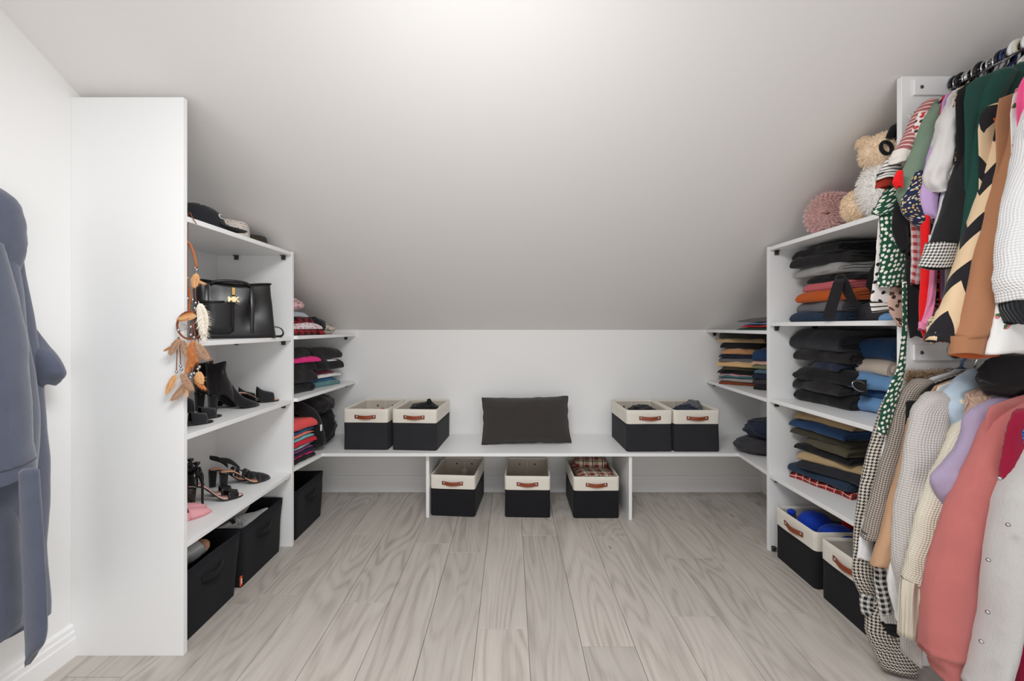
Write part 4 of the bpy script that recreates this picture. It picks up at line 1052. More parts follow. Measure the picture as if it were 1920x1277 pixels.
heap(top_, 'navy top in the basket at the right end of the bench', 'shirt', (bz(1290, 2.56), 2.56, BH+.14), (.075, .10, .048), navy, 18, .4, 4, Gp)
heap(top_, 'grey top in the basket at the right end of the bench', 'shirt', (bz(1306, 2.6), 2.66, BH+.15), (.06, .06, .050), grey, 19, .35, 4, Gp)
bl = thing('tartan_blanket', 'cream and red tartan blanket folded in the floor basket under the bench', 'blanket', (bz(1112, 2.55), 2.56, .10))
m = add_fold(MB(), .215, .26, .055, 77, 2, .01, .008, 0); m.xf(Matrix.Translation((bz(1112, 2.58), 2.585, .178)) @ Matrix.Rotation(math.radians(7), 4, 'Z') @ Matrix.Rotation(math.radians(-5), 4, 'X')); m.build('lower_fold', blanket, bl)
m = add_fold(MB(), .20, .12, .050, 78, 2, .01, .010, 0); m.xf(Matrix.Translation((bz(1108, 2.68), 2.665, .222)) @ Matrix.Rotation(math.radians(-9), 4, 'Z')); m.build('upper_fold', blanket, bl)
pl = plain('clear_bag', rgb(196, 190, 182), .2, .5); heap('plastic_bag', 'crumpled clear bag at the back of the empty basket by the left support', 'bag', (bz(872, 2.75), 2.72, .10), (.02, .015, .045), pl, 21, .3)
# right floor baskets
ub = cl('royal_blue', 22, 62, 178, fuzz=.1, rough=.7)
Gp = 'underwear in the right floor basket'
bra = thing('blue_bra', 'bright blue moulded bra on top of the right floor basket', 'bra', (1.40, 1.88, .2))
MB().ell((1.395, 1.935, .195), (.072, .062, .058), 22, 14, lambda d: 1+.16*max(0, d.z)**3*max(0, -d.y)).build('cup', ub, bra)
MB().ell((1.410, 1.815, .190), (.078, .070, .050), 22, 14, lambda d: 1+.10*max(0, d.z)**3).build('cup', ub, bra)
MB().ell((1.325, 1.990, .225), (.020, .016, .016), 12, 8, lambda d: 1+.2*nz(d.x*3, d.y*3, d.z*3)).build('strap_knot', ub, bra)
heap('dark_underwear', 'navy underwear deep in the right floor basket', 'underwear', (1.47, 1.90, .12), (.13, .11, .042), navy, 23, .35, 4, Gp)
heap('red_underwear', 'red satin underwear behind the blue bra', 'underwear', (1.515, 1.875, .165), (.035, .022, .048), cl('lipstick', 206, 24, 34, fuzz=.1), 24, .25, 3, Gp)
for i, (x, y, z, mt, lab) in enumerate(((1.40, 1.60, .165, 'navy_stripe', 'balled navy and white sock in the basket behind the houndstooth coat'), (1.45, 1.65, .15, None, 'balled black sock beside the navy and white one'), (1.42, 1.52, .15, None, 'balled black sock nearest the houndstooth coat'))):
    mm = fabric('navy_white_sock', rgb(52, 56, 72), 'stripes', rgb(220, 220, 224), sc=.6) if mt else black2
    m = MB().ell((0, 0, 0), (.042, .036, .034), 20, 14, lambda d: 1+.1*nz(d.x*2+i, d.y*2, d.z*2))
    o = single('balled_sock', m, mm, lab, 'socks', (0, 0, 0), 'balled socks'); o.location = (x, y, z)
heap('sock_layer', 'layer of dark socks at the bottom of the basket behind the houndstooth coat', 'socks', (1.445, 1.59, .09), (.12, .10, .030), char, 25, .35, 5, 'balled socks')
# slippers or trainers peeking beside the houndstooth coat on the lowest right shelf
folded(pants, 'dark grey trousers at the near end of the lower right shelf behind the houndstooth coat', 'trousers', (1.50, 1.60, RS[3]), -85, .16, .22, .05, char, 83, 2, group='folded trousers on the lower right shelf')

# ------------------------------------------------------------------ fluffy things on top of the right unit
def fur(mb, base_fn, n, L, wd, seed, grav=.3):
    r = random.Random(seed)
    for k in range(n):
        p, nn = base_fn(r)
        d = (nn+Vector((r.uniform(-.6, .6), r.uniform(-.6, .6), r.uniform(-.6, .6)-grav))).normalized()
        s = d.cross(Vector((r.uniform(-1, 1), r.uniform(-1, 1), r.uniform(-1, 1)))).normalized()*wd
        l = L*r.uniform(.6, 1.2); q = p+d*l*.55+nn*l*.12; e = p+d*l+Vector((0, 0, -grav*l*.4))
        mb.add([p-s, p+s, q+s*.7, q-s*.7, e], [(0, 1, 2, 3), (3, 2, 4)])
def ell_fn(c, rad):
    c = Vector(c)
    def f(r):
        while True:
            d = Vector((r.gauss(0, 1), r.gauss(0, 1), r.gauss(0, 1)))
            if d.length > .1: break
        d.normalize()
        p = c+Vector((d.x*rad[0], d.y*rad[1], d.z*rad[2])); n = Vector((d.x/rad[0], d.y/rad[1], d.z/rad[2])).normalized()
        return p, n
    return f
fp = cl('plush_pink', 244, 206, 202, fuzz=.12, sheen=.4); fpe = cl('plush_peach', 252, 230, 202, fuzz=.08, sheen=.4); fw = cl('plush_white', 246, 242, 238, fuzz=.06, sheen=.4)
# rolled pink fluffy throw: a spiral roll whose end faces the room
roll = thing('fluffy_throw', 'rolled pale pink fluffy throw on top of the right shelving unit', 'blanket', (1.36, 1.74, RS[0]))
pts = []
for k in range(64):
    a = k/63*2.7*2*PI; rr = .006+.068*k/63
    pts.append((rr*math.cos(a)*1.06, rr*math.sin(a)*.98))
m = MB(); rings = []
ax = Vector((.95, .30, 0)).normalized(); sx = Vector((.30, -.95, 0)).normalized()
c0 = Vector((1.305, 1.742, RS[0]+.082))
for (a, b) in pts:
    nrm = Vector((a, b)).normalized(); ring = []
    for (t_, q) in ((0, -.010), (0, .010), (.17, .010), (.17, -.010)):
        ring.append(c0+sx*(a+nrm.x*q)+Vector((0, 0, b+nrm.y*q))+ax*t_)
    rings.append(ring)
m.loft(rings); m.build('rolled_cloth', fp, roll)
def roll_fn(r):
    k = int(r.random()**.6*len(pts)); a, b = pts[min(k, len(pts)-1)]
    if r.random() < .6:
        n = Vector((a, b)).normalized(); return c0+sx*a+Vector((0, 0, b))+(sx*n.x+Vector((0, 0, n.y)))*r.uniform(-.011, .011), (-ax*.9+sx*n.x*.5+Vector((0, 0, n.y*.5))).normalized()
    k = r.randrange(len(pts)-23, len(pts)); a, b = pts[k]; n = Vector((a, b)).normalized(); nv = sx*n.x+Vector((0, 0, n.y))
    return c0+sx*a+Vector((0, 0, b))+nv*.009+ax*r.uniform(0, .17), nv
m = MB(); fur(m, roll_fn, 15000, .019, .0010, 3, .15); o = m.build('fur', fp, roll, smooth=False); o['kind'] = 'stuff'
pt = thing('plush_toy', 'large peach and white plush toy behind the hanging clothes, on the right shelving unit', 'plush toy', (1.36, 1.50, RS[0]))
lobes = [('body', (1.325, 1.500, RS[0]+.100), (.068, .075, .100), fw), ('paw', (1.315, 1.590, RS[0]+.062), (.052, .048, .058), fpe), ('paw', (1.395, 1.44, RS[0]+.055), (.05, .045, .055), fw), ('head', (1.330, 1.490, RS[0]+.225), (.072, .072, .064), fpe), ('ear', (1.300, 1.545, RS[0]+.275), (.024, .018, .024), fpe), ('ear', (1.37, 1.43, RS[0]+.275), (.024, .018, .024), fpe)]
for i, (nm, c, r, mt) in enumerate(lobes):
    b = MB().ell(c, r, 20, 14).build(nm, mt, pt)
    m = MB(); fur(m, ell_fn(c, r), 3400 if nm != 'ear' else 700, .013, .0010, 20+i, .2); f = m.build('fur', mt, b, smooth=False, org=pt.location); f['kind'] = 'stuff'
bb = thing('bow_bag', 'black strappy pouch with looped cord on the plush toy', 'bag', (1.36, 1.43, RS[0]+.24))
MB().ell((1.335, 1.425, RS[0]+.262), (.040, .024, .046), 20, 14, lambda d: 1+.12*nz(d.x*3, d.y*3, d.z*3)).build('pouch', black, bb)
MB().tube([(1.268+.018*math.cos(q), 1.423+.004*math.sin(q), RS[0]+.212+.022*math.sin(q)) for q in (2*PI*k/16 for k in range(17))], .0062, 8, False).build('loop', black, bb)
MB().tube([(1.315, 1.423, RS[0]+.292), (1.288, 1.420, RS[0]+.276), (1.276, 1.420, RS[0]+.245)], .011, 8).build('loop_end', black, bb)
# ------------------------------------------------------------------ hanging clothes
def drape_mesh(rows, Z, b, seed=0, amp=.05, k=3, nr=30, n=30, capt=True, hollow=True, zend=None, flare=0, wr=.0):
    """cloth tube: rows of (photo row, left column, right column) seen at depth Z; b is its half thickness along the rod"""
    rings = []
    rows = [tuple(map(float, r)) for r in rows]
    for i, (py, xl, xr) in enumerate(spline(rows, nr)):
        f = i/(nr-1); zz = Z+((zend-Z)*f if zend else 0); bb = b*(1+flare*f)
        x0, x1, h = XZ(xl, zz), XZ(xr, zz), HZ(py, zz); cx, hw = (x0+x1)/2, abs(x1-x0)/2
        t = abs(cx)/zz; a = math.sqrt(max(hw*hw-(bb*t)**2, (.4*hw)**2)); bb = min(bb, hw*1.1/max(t, .3))
        ring = []
        for j in range(n):
            q = 2*PI*j/n
            rp = 1+amp*(.4+.6*f)*(math.sin(k*q+seed*1.7+f*2.2)+.5*math.sin((k*2+1)*q-seed+f*3))
            rp += wr*noise.noise(Vector((math.cos(q)*1.2+seed, math.sin(q)*1.2, f*9+q*.4)))+wr*.55*noise.noise(Vector((math.cos(q)*2.7-seed, math.sin(q)*2.7, f*21)))
            ring.append(Vector((cx+a*math.cos(q)*rp, zz+bb*math.sin(q)*rp, h+.004*math.sin(2*q+seed)*f)))
        rings.append(ring)
    if capt:                                          # rounded closed top
        r0 = rings[0]; c = sum(r0, Vector())/n; up = max(.004, min(.018, (r0[0]-r0[n//2]).length*.18))
        rings = [[c+(p-c)*.25+Vector((0, 0, up)) for p in r0], [c+(p-c)*.72+Vector((0, 0, up*.75)) for p in r0]]+rings
    return MB().loft(rings, (capt, (0, 0, .02) if hollow else True))
def body_mesh(Z, rod_h, hem, hw=.19, b=.010, seed=0, drop=.0, ripple=.12, wide=1.0, neck=.05):
    prof = [(.058, neck*.8, .55), (.066, neck, .8), (.082, .105, .9), (.102, .158, .95), (.125, hw*.965, 1), (.165, hw, 1), (.25, hw*.985, 1.05)]
    top = rod_h-drop; L = top-.25-hem
    for k in range(1, 9): prof.append((.25+L*k/8, hw*(.985+(wide-.985)*k/8), 1.05+.45*k/8))
    rings = []
    for i, (dh, x, bb) in enumerate(prof):
        f = max(0, (dh-.16)/max(.1, top-hem))
        ring = []
        for j in range(40):
            q = 2*PI*j/40; c_, s_ = math.cos(q), math.sin(q)
            rp = 1+ripple*f*math.sin(7*c_*1.4+seed*2+f)+.10*f*noise.noise(Vector((c_*3+seed, s_, f*5)))
            ring.append(Vector((XR+x*(abs(c_)**.75)*(1 if c_ > 0 else -1), Z+b*bb*s_*rp, top-dh)))
        rings.append(ring)
    return MB().loft(rings, (True, (0, 0, .03)))
def hanger(Z, rod_h, mat, label, r=.0026, R=.020, aw=.140):
    t = thing('clothes_hanger', label, 'hanger', (XR, Z, rod_h))
    pts = [(XR+R*math.cos(q), Z, rod_h+.0135+r+R*math.sin(q)-R) for q in (math.radians(200-12*k) for k in range(24))]
    pts = [(XR-R*.9, Z, rod_h-.016)]+pts[1:20]+[(XR+.004, Z, rod_h-.034), (XR, Z, rod_h-.052)]
    MB().tube(pts, r, 8).build('hook', mat, t)
    a = min(r*1.25, .0042)
    MB().tube([(XR-aw, Z, rod_h-.132), (XR-.08, Z, rod_h-.100), (XR, Z, rod_h-.052), (XR+.08, Z, rod_h-.100), (XR+aw, Z, rod_h-.132)], a, 6).build('arms', mat, t)
    return t
hm = {'black': plain('hanger_black', rgb(24, 24, 27), .45, .4), 'chrome': M['chrome'], 'white': plain('hanger_white', rgb(226, 227, 228), .35, .4), 'cream': plain('hanger_cream', rgb(214, 206, 186), .4, .4), 'blue': plain('hanger_blue', rgb(38, 52, 104), .4, .4), 'steelblue': plain('hanger_steelblue', rgb(86, 114, 142), .4, .4)}
def garment(name, label, cat, Z, rod_h, mat, rows=None, b=.016, seed=0, hem=None, hw=.185, amp=.07, k=3, wr=.10, cuff=None, cuffmat=None, hang=None, bodyb=.007, group=None, zend=None, extra=(), hollow=True, ripple=.12, nm='sleeve', wide=1.0, flare=0, drop=0, cuffrib=None):
    t = thing(name, label, cat, (XR, Z, rod_h-.06), 0, group)
    if hem is not None: body_mesh(Z, rod_h, hem, hw, bodyb, seed, drop, ripple, wide).build('body', mat, t)
    if rows: drape_mesh(rows, Z, b, seed, amp, k, 30, 30, True, hollow and not cuff, zend, flare, wr).build(nm, mat, t)
    if cuff: drape_mesh(cuff, zend or Z, b*.9, seed+3, .035 if cuffrib else .02, cuffrib or 5, 10, 110 if cuffrib else 30, False, True).build('cuff', cuffmat or mat, t)
    for (en, em, er, eb, eh, *ez) in extra: drape_mesh(er, ez[0] if ez else Z, eb, seed+7, .05, 3, 16, 26, True, eh, None, 0, .05).build(en, em, t)
    if hang:
        hanger(Z, rod_h, hm[hang[0]], hang[1], *(hang[2:] or ()))
    return t
GU, GL = 'tops on the upper clothes rod', 'knitwear and coats on the lower clothes rod'
C = fabric
f_dot = C('green_dot', rgb(30, 74, 56), 'dots', rgb(222, 220, 206), sc=1.0)
f_wdot = C('white_dot', rgb(224, 218, 214), 'bigdots', rgb(38, 36, 36), sc=1.0)
f_bw = C('bw_lines', rgb(222, 218, 212), 'stripes', rgb(40, 38, 40), sc=.42)
f_rose = C('rose_stripe', rgb(158, 92, 94), 'stripes', rgb(216, 192, 182), sc=.42)
f_sage = C('sage_knit', rgb(112, 130, 112), knit='fuzzy', fuzz=.2)
f_navyf = C('navy_floral', rgb(36, 42, 70), 'floral', rgb(196, 170, 110), c3=rgb(204, 204, 214), sc=.42)
f_redf = C('red_floral', rgb(222, 214, 210), 'floral', rgb(190, 60, 66), c3=rgb(50, 62, 54), sc=.8)
f_lilac = cl('lilac', 186, 156, 200, fuzz=.08)
f_shirt = cl('pale_shirt', 206, 202, 200, fuzz=.06)
f_ribw = C('ribbed_white', rgb(206, 208, 212), knit='rib', ks=1.6, fuzz=.06)
f_leo = C('leopard', rgb(206, 176, 142), 'leopard', rgb(34, 28, 26), c3=rgb(150, 104, 66), sc=.8)
f_leo2 = C('cream_leopard', rgb(212, 196, 166), 'leopard', rgb(34, 30, 30), sc=.7)
f_red = cl('scarlet', 226, 28, 32, fuzz=.06); f_pink = C('pink_pleat', rgb(226, 132, 168), knit='rib', ks=2.4, fuzz=.06); f_pinks = cl('strap_pink', 226, 84, 134, fuzz=.06)
f_bla = cl('blazer_black', 31, 30, 32, fuzz=.2); f_gdark = cl('forest', 28, 66, 58, fuzz=.15)
f_chk = C('small_check', rgb(216, 212, 206), 'check', rgb(38, 36, 38), sc=.9); f_glen = C('glen_check', rgb(176, 164, 152), 'check', rgb(78, 72, 70), sc=.75)
f_geo = C('geometric', rgb(214, 186, 152), 'zigzag', rgb(34, 32, 36), sc=1.7)
f_tan = cl('camel', 162, 113, 82, fuzz=.12); f_rust = cl('rust_hem', 176, 88, 46, fuzz=.12)
f_tul = C('tulip_white', rgb(224, 222, 220), 'sprigs', rgb(70, 104, 58), c3=rgb(206, 116, 126), sc=1.0)
f_waf = C('white_waffle', rgb(226, 225, 225), knit='waffle', ks=1.0, fuzz=.04)
f_hound = C('houndstooth', rgb(208, 198, 186), 'hound', rgb(26, 24, 26), sc=.5, fuzz=.1)
f_gwaf = C('grey_waffle', rgb(196, 190, 186), knit='waffle', ks=1.05, fuzz=.08); f_cream = C('cream_knit', rgb(222, 214, 196), knit='waffle', ks=.9, fuzz=.08); f_creamrib = C('cream_rib', rgb(220, 210, 192), knit='rib', ks=3.2, fuzz=.06)
f_lb = cl('baby_blue', 176, 192, 206, fuzz=.1); f_bei = C('beige_knit', rgb(192, 162, 142), knit='rib', ks=1.4, fuzz=.12); f_lil2 = C('lilac_knit', rgb(184, 166, 196), knit='stitch', ks=.6, fuzz=.1)
f_coral = C('coral_knit', rgb(208, 120, 116), knit='stitch', ks=.55, fuzz=.2); f_crim = C('crimson_knit', rgb(160, 20, 58), knit='stitch', ks=.6, fuzz=.15); f_croch = C('blue_crochet', rgb(40, 130, 196), 'dots', rgb(20, 60, 110), sc=.6)
f_fuz = C('fuzzy_grey', rgb(190, 187, 185), knit='fuzzy', fuzz=.12, sheen=.4); f_mag = C('magenta_fuzz', rgb(168, 16, 66), knit='fuzzy', fuzz=.2, sheen=.3)
f_camel2 = cl('camel_coat', 186, 148, 116, fuzz=.12); f_satin = plain('black_satin', rgb(26, 25, 27), .35, .5, .1, 8)
f_tweed = C('black_tweed', rgb(34, 32, 34), 'plaid', rgb(210, 206, 200), sc=.38)
f_snake = C('snake_print', rgb(206, 170, 156), 'floral', rgb(96, 72, 62), c3=rgb(60, 46, 42), sc=.9)
f_rplaid = C('red_white_plaid', rgb(214, 196, 194), 'plaid', rgb(160, 56, 64), sc=.5)
# ---- upper rod, back to front
garment('polka_trousers', 'white trousers with black polka dots hanging behind the green dotted dress', 'trousers', 1.350, UH, f_wdot, [(395, 1648, 1706), (450, 1644, 1706), (520, 1638, 1704), (568, 1632, 1702)], .010, 1, 1.30, .15, .03, group=GU, nm='leg',
        cuff=[(566, 1630, 1690), (576, 1632, 1690), (584, 1634, 1690)], cuffmat=f_bw, hang=('black', 'black hanger nearest the end panel on the upper rod', .0050, .024))
garment('snake_print_skirt', 'pale snake print skirt whose hem shows below the polka dot trousers', 'skirt', 1.343, UH, f_snake, [(540, 1668, 1706), (575, 1664, 1706), (612, 1682, 1706)], .010, 2, group=GU, nm='panel')
garment('dotted_dress', 'green dress with white dots and a long dangling tie belt', 'dress', 1.330, UH, f_dot, [(332, 1664, 1692), (350, 1660, 1692), (380, 1645, 1692), (402, 1633, 1692)], .020, 3, 1.15, .165, .05, group=GU,
        extra=[('skirt', f_dot, [(395, 1648, 1692), (430, 1650, 1694), (470, 1650, 1698), (505, 1648, 1705), (537, 1644, 1706)], .018, True),
               ('tie_belt', f_dot, [(530, 1691, 1701), (600, 1692, 1702), (650, 1688, 1700), (690, 1682, 1698), (720, 1669, 1692), (765, 1653, 1680), (800, 1646, 1668), (814, 1647, 1664)], .004, False, 1.300)], hang=('black', 'black hanger second from the end panel on the upper rod', .0050, .024))
garment('rust_blouse', 'rust red top peeking out above the green dotted dress', 'top', 1.322, UH, cl('brick', 156, 48, 34, fuzz=.1), [(329, 1646, 1680), (342, 1642, 1678), (352, 1639, 1674)], .014, 4, group=GU)
garment('striped_tee', 'white tee with thin black stripes in front of the plush toy', 'shirt', 1.316, UH, f_bw, [(298, 1662, 1706), (315, 1650, 1700), (328, 1643, 1690), (337, 1641, 1682)], .018, 5, 1.25, .16, .05, group=GU, hang=('chrome', 'chrome wire hanger third from the end panel on the upper rod'))
garment('black_blouse', 'black blouse sleeve hanging beside the green dotted dress', 'blouse', 1.305, UH, black, [(380, 1676, 1696), (420, 1672, 1702), (450, 1678, 1704), (470, 1688, 1702)], .014, 6, 1.2, .16, group=GU,
        extra=[('panel', black, [(490, 1696, 1716), (560, 1696, 1724), (605, 1702, 1728), (632, 1706, 1730)], .014, True)], hang=('chrome', 'chrome wire hanger fourth from the end panel on the upper rod'))
garment('rose_sweater', 'rose and cream striped sweater with a white cuff, on the upper rod', 'sweater', 1.290, UH, f_rose, [(192, 1726, 1762), (206, 1714, 1752), (225, 1704, 1742), (252, 1692, 1728), (284, 1674, 1711)], .022, 7, 1.22, .172, .04, group=GU, bodyb=.009,
        cuff=[(282, 1673, 1710), (294, 1668, 1706), (308, 1664, 1702)], cuffmat=cl('cuff_cream', 218, 210, 202, fuzz=.06), hang=('chrome', 'chrome wire hanger holding the rose striped sweater'))
garment('plaid_shirt', 'red and white plaid shirt in a narrow strip beside the scarlet dress', 'shirt', 1.283, UH, f_rplaid, [(395, 1706, 1732), (470, 1708, 1730), (532, 1706, 1727)], .010, 8, 1.15, .165, group=GU)
garment('floral_blouse', 'white blouse with red flowers between the rose and sage sweaters', 'blouse', 1.276, UH, f_redf, [(214, 1718, 1744), (255, 1706, 1734), (300, 1697, 1718)], .012, 9, 1.16, .17, group=GU, hang=('black', 'black hanger just in front of the rose striped sweater', .0050, .024))
garment('sage_sweater', 'sage green fuzzy sweater with a rumpled sleeve on the upper rod', 'sweater', 1.264, UH, f_sage, [(200, 1740, 1776), (230, 1724, 1764), (270, 1709, 1752), (310, 1695, 1743), (340, 1684, 1734), (362, 1680, 1728), (386, 1688, 1712)], .022, 10, 1.2, .178, .07, wr=.16, group=GU, bodyb=.008, hang=('chrome', 'chrome wire hanger holding the sage green sweater'))
garment('navy_floral_blouse', 'navy blouse with tiny gold flowers and a flared cuff', 'blouse', 1.250, UH, f_navyf, [(325, 1708, 1742), (360, 1695, 1738), (392, 1690, 1744), (415, 1708, 1752), (428, 1730, 1756)], .018, 11, 1.17, .17, .06, group=GU, wr=.12, hang=('chrome', 'chrome wire hanger holding the navy floral blouse'))
garment('scarlet_dress', 'bright scarlet dress with a long narrow strip visible on the upper rod', 'dress', 1.240, UH, f_red, [(395, 1724, 1746), (500, 1726, 1744), (580, 1722, 1746), (620, 1726, 1760), (640, 1732, 1768)], .012, 12, 1.12, .17, group=GU, nm='skirt',
        extra=[('sleeve', f_red, [(322, 1680, 1694), (340, 1673, 1694), (352, 1680, 1694)], .008, True)])
garment('lilac_blouse', 'lilac top with a gathered sleeve on the upper rod', 'top', 1.232, UH, f_lilac, [(225, 1756, 1782), (280, 1740, 1770), (320, 1731, 1764), (365, 1722, 1760), (400, 1728, 1758), (413, 1742, 1756)], .016, 13, 1.18, .175, .06, wr=.1, group=GU, hang=('chrome', 'chrome wire hanger holding the lilac top'))
garment('pink_dress', 'pink pleated dress hem beside the scarlet dress', 'dress', 1.222, UH, f_pink, [(490, 1744, 1760), (560, 1738, 1754), (600, 1729, 1750), (618, 1721, 1742)], .010, 14, 1.14, .17, group=GU, nm='skirt', hang=('black', 'black hanger about a third of the way along the upper rod', .0050, .024))
garment('pale_shirt', 'pale grey shirt with a rolled wrinkled sleeve on the upper rod', 'shirt', 1.212, UH, f_shirt, [(192, 1772, 1806), (225, 1754, 1800), (265, 1749, 1795), (310, 1736, 1788), (340, 1730, 1782), (362, 1738, 1774)], .026, 15, 1.2, .182, .07, wr=.22, group=GU, bodyb=.008, hang=('blue', 'dark blue hanger in the middle of the upper rod', .0040, .022))
garment('ribbed_top', 'narrow white ribbed top beside the leopard print blouse', 'top', 1.203, UH, f_ribw, [(215, 1786, 1802), (280, 1776, 1796), (340, 1768, 1788), (400, 1756, 1778), (455, 1740, 1758)], .012, 16, 1.16, .175, group=GU)
garment('leopard_blouse', 'leopard print blouse between the white ribbed top and the black blazer', 'blouse', 1.195, UH, f_leo, [(186, 1796, 1818), (250, 1790, 1814), (300, 1784, 1808), (345, 1778, 1800)], .010, 17, 1.13, .178, group=GU,
        extra=[('hem', f_leo2, [(600, 1738, 1790), (625, 1736, 1790), (642, 1745, 1790)], .014, True)], hang=('black', 'black hanger holding the leopard print blouse', .0050, .024))
garment('black_blazer', 'black blazer with a turned-up checked cuff on the upper rod', 'blazer', 1.176, UH, f_bla, [(172, 1822, 1864), (210, 1812, 1856), (270, 1799, 1846), (330, 1781, 1832), (400, 1760, 1818), (460, 1740, 1800)], .026, 18, 1.14, .19, .03, group=GU, bodyb=.009,
        cuff=[(456, 1733, 1806), (478, 1728, 1803), (502, 1721, 1800)], cuffmat=f_chk, hang=('cream', 'cream plastic hanger holding the black blazer', .0058, .025))
garment('forest_dress', 'dark forest green dress with long sleeves in front of the black blazer', 'dress', 1.152, UH, f_gdark, [(138, 1852, 1910), (160, 1836, 1898), (205, 1823, 1880), (260, 1814, 1866), (330, 1806, 1854), (400, 1795, 1842), (475, 1786, 1830)], .024, 19, 1.12, .192, .06, group=GU, bodyb=.010, hang=('white', 'white plastic hanger holding the forest green dress', .0075, .026))
garment('geometric_cardigan', 'beige and black geometric cardigan in front of the forest green dress', 'cardigan', 1.128, UH, f_geo, [(235, 1850, 1890), (310, 1834, 1876), (400, 1810, 1860), (480, 1789, 1842), (560, 1764, 1824), (600, 1747, 1806), (640, 1731, 1796)], .028, 20, 1.13, .180, .03, drop=0.09, group=GU, bodyb=.009)
garment('rust_shirt', 'rust orange shirt whose hem shows below the camel jacket', 'shirt', 1.112, UH, f_rust, [(560, 1800, 1872), (640, 1784, 1874), (669, 1779, 1876)], .018, 21, 1.15, .150, .03, drop=0.13, group=GU)
garment('camel_jacket', 'camel brown jacket with a buttoned cuff in front of the geometric cardigan', 'jacket', 1.098, UH, f_tan, [(178, 1892, 1932), (205, 1877, 1926), (268, 1868, 1918), (340, 1848, 1908), (420, 1830, 1898), (500, 1812, 1890), (585, 1794, 1876), (632, 1780, 1862)], .034, 22, 1.13, .168, .03, drop=0.085, group=GU, bodyb=.010,
        cuff=[(630, 1777, 1862), (648, 1777, 1858), (664, 1776, 1853)], cuffmat=f_tan)
garment('tulip_shirt', 'white shirt with green and pink tulips in front of the camel jacket', 'shirt', 1.062, UH, f_tul, [(180, 1905, 1960), (300, 1896, 1950), (420, 1888, 1945), (540, 1866, 1945), (610, 1856, 1945), (662, 1846, 1945)], .022, 23, 1.12, .172, .05, drop=0.08, group=GU)
garment('pink_strap_top', 'bright pink top edge in front of the tulip shirt', 'top', 1.046, UH, f_pinks, [(150, 1914, 1932), (220, 1908, 1926), (285, 1907, 1922)], .008, 24, 1.2, .176, drop=0.06, group=GU)
garment('waffle_sweater', 'white waffle knit sweater with a black cuff, nearest on the upper rod', 'sweater', 1.020, UH, f_waf, [(180, 1922, 1985), (230, 1903, 1982), (300, 1889, 1972), (390, 1871, 1960), (475, 1861, 1950), (530, 1858, 1944), (565, 1868, 1938)], .040, 25, 1.15, .190, .03, drop=0.12, group=GU, bodyb=.012,
        cuff=[(553, 1871, 1942), (578, 1876, 1938), (606, 1885, 1932)], cuffmat=C('black_cuff', rgb(30, 32, 36), knit='rib', ks=1.2, fuzz=.15))
for i, (px, c, lab) in enumerate(((1782, 'chrome', 'thin chrome hook between the two black hangers by the end panel'), (1799, 'chrome', 'thin chrome hook behind the third black hanger on the upper rod'), (1821, 'chrome', 'thin chrome hook in the crowded middle of the upper rod'), (1839, 'chrome', 'thin chrome hook just before the dark blue hanger'), (1874, 'chrome', 'thin chrome hook between the cream and the white hangers'), (1912, 'white', 'thick white plastic hanger hook at the right border, nearest on the upper rod'))):
    hanger(XR*F/(px-VX), UH, hm[c], lab, *((.0026, .020) if c == 'chrome' else (.0075, .026)), aw=.10)
# ---- lower rod
FLR = .004
garment('houndstooth_coat', 'long black and cream houndstooth coat touching the floor, farthest on the lower rod', 'coat', 1.338, LH, f_hound, [(738, 1662, 1694), (770, 1646, 1684), (830, 1630, 1670), (900, 1613, 1654), (960, 1604, 1646), (1020, 1599, 1642), (1080, 1598, 1644), (1112, 1610, 1650)], .020, 31, .30, .175, .04, group=GL, bodyb=.012,
        extra=[('skirt', f_hound, [(1060, 1640, 1705), (1130, 1622, 1712), (1180, 1620, 1716), (1215, 1632, 1718), (1240, 1642, 1722), (1253, 1650, 1722)], .030, True),
               ('belt', f_tweed, [(1085, 1620, 1655), (1110, 1612, 1655), (1135, 1611, 1656), (1152, 1614, 1656)], .016, False)], hang=('steelblue', 'steel blue hanger nearest the end panel on the lower rod', .0040, .024))
garment('white_blouse', 'white blouse edge between the houndstooth coat and the checked blazer', 'blouse', 1.322, LH, cl('blouse_white', 226, 226, 228, fuzz=.04), [(800, 1657, 1670), (880, 1642, 1656), (960, 1622, 1642), (1010, 1612, 1640), (1048, 1608, 1636)], .010, 32, .45, .17, group=GL)
garment('striped_rib_top', 'white ribbed top with two black hem stripes above the houndstooth skirt', 'top', 1.312, LH, C('white_rib', rgb(222, 220, 216), knit='rib', fuzz=.05), [(1080, 1640, 1690), (1120, 1648, 1700), (1165, 1652, 1702), (1192, 1668, 1702)], .012, 33, group=GL, nm='body', extra=[('hem_stripe', black, [(1168, 1651, 1702), (1172, 1652, 1702), (1175, 1654, 1702)], .0145, False), ('hem_stripe', black, [(1180, 1656, 1702), (1184, 1658, 1702), (1187, 1660, 1702)], .0145, False)])
garment('checked_blazer', 'grey glen check blazer with white lining, second on the lower rod', 'blazer', 1.300, LH, f_glen, [(716, 1706, 1752), (742, 1685, 1730), (800, 1668, 1712), (880, 1646, 1690), (950, 1626, 1668), (1008, 1611, 1652)], .022, 34, .40, .185, .03, group=GL, bodyb=.010, hang=('chrome', 'chrome wire hanger holding the checked blazer'))
garment('tweed_jacket', 'black and grey tweed jacket strip below the camel coat sleeve', 'jacket', 1.288, LH, f_tweed, [(1000, 1650, 1676), (1055, 1638, 1670), (1100, 1640, 1668), (1150, 1648, 1672)], .012, 35, .36, .175, group=GL)
garment('velvet_top', 'black velvet top in a dark strip beside the checked blazer', 'top', 1.280, LH, black, [(755, 1698, 1724), (830, 1692, 1716), (900, 1680, 1702), (965, 1668, 1688)], .012, 36, .42, .18, group=GL)
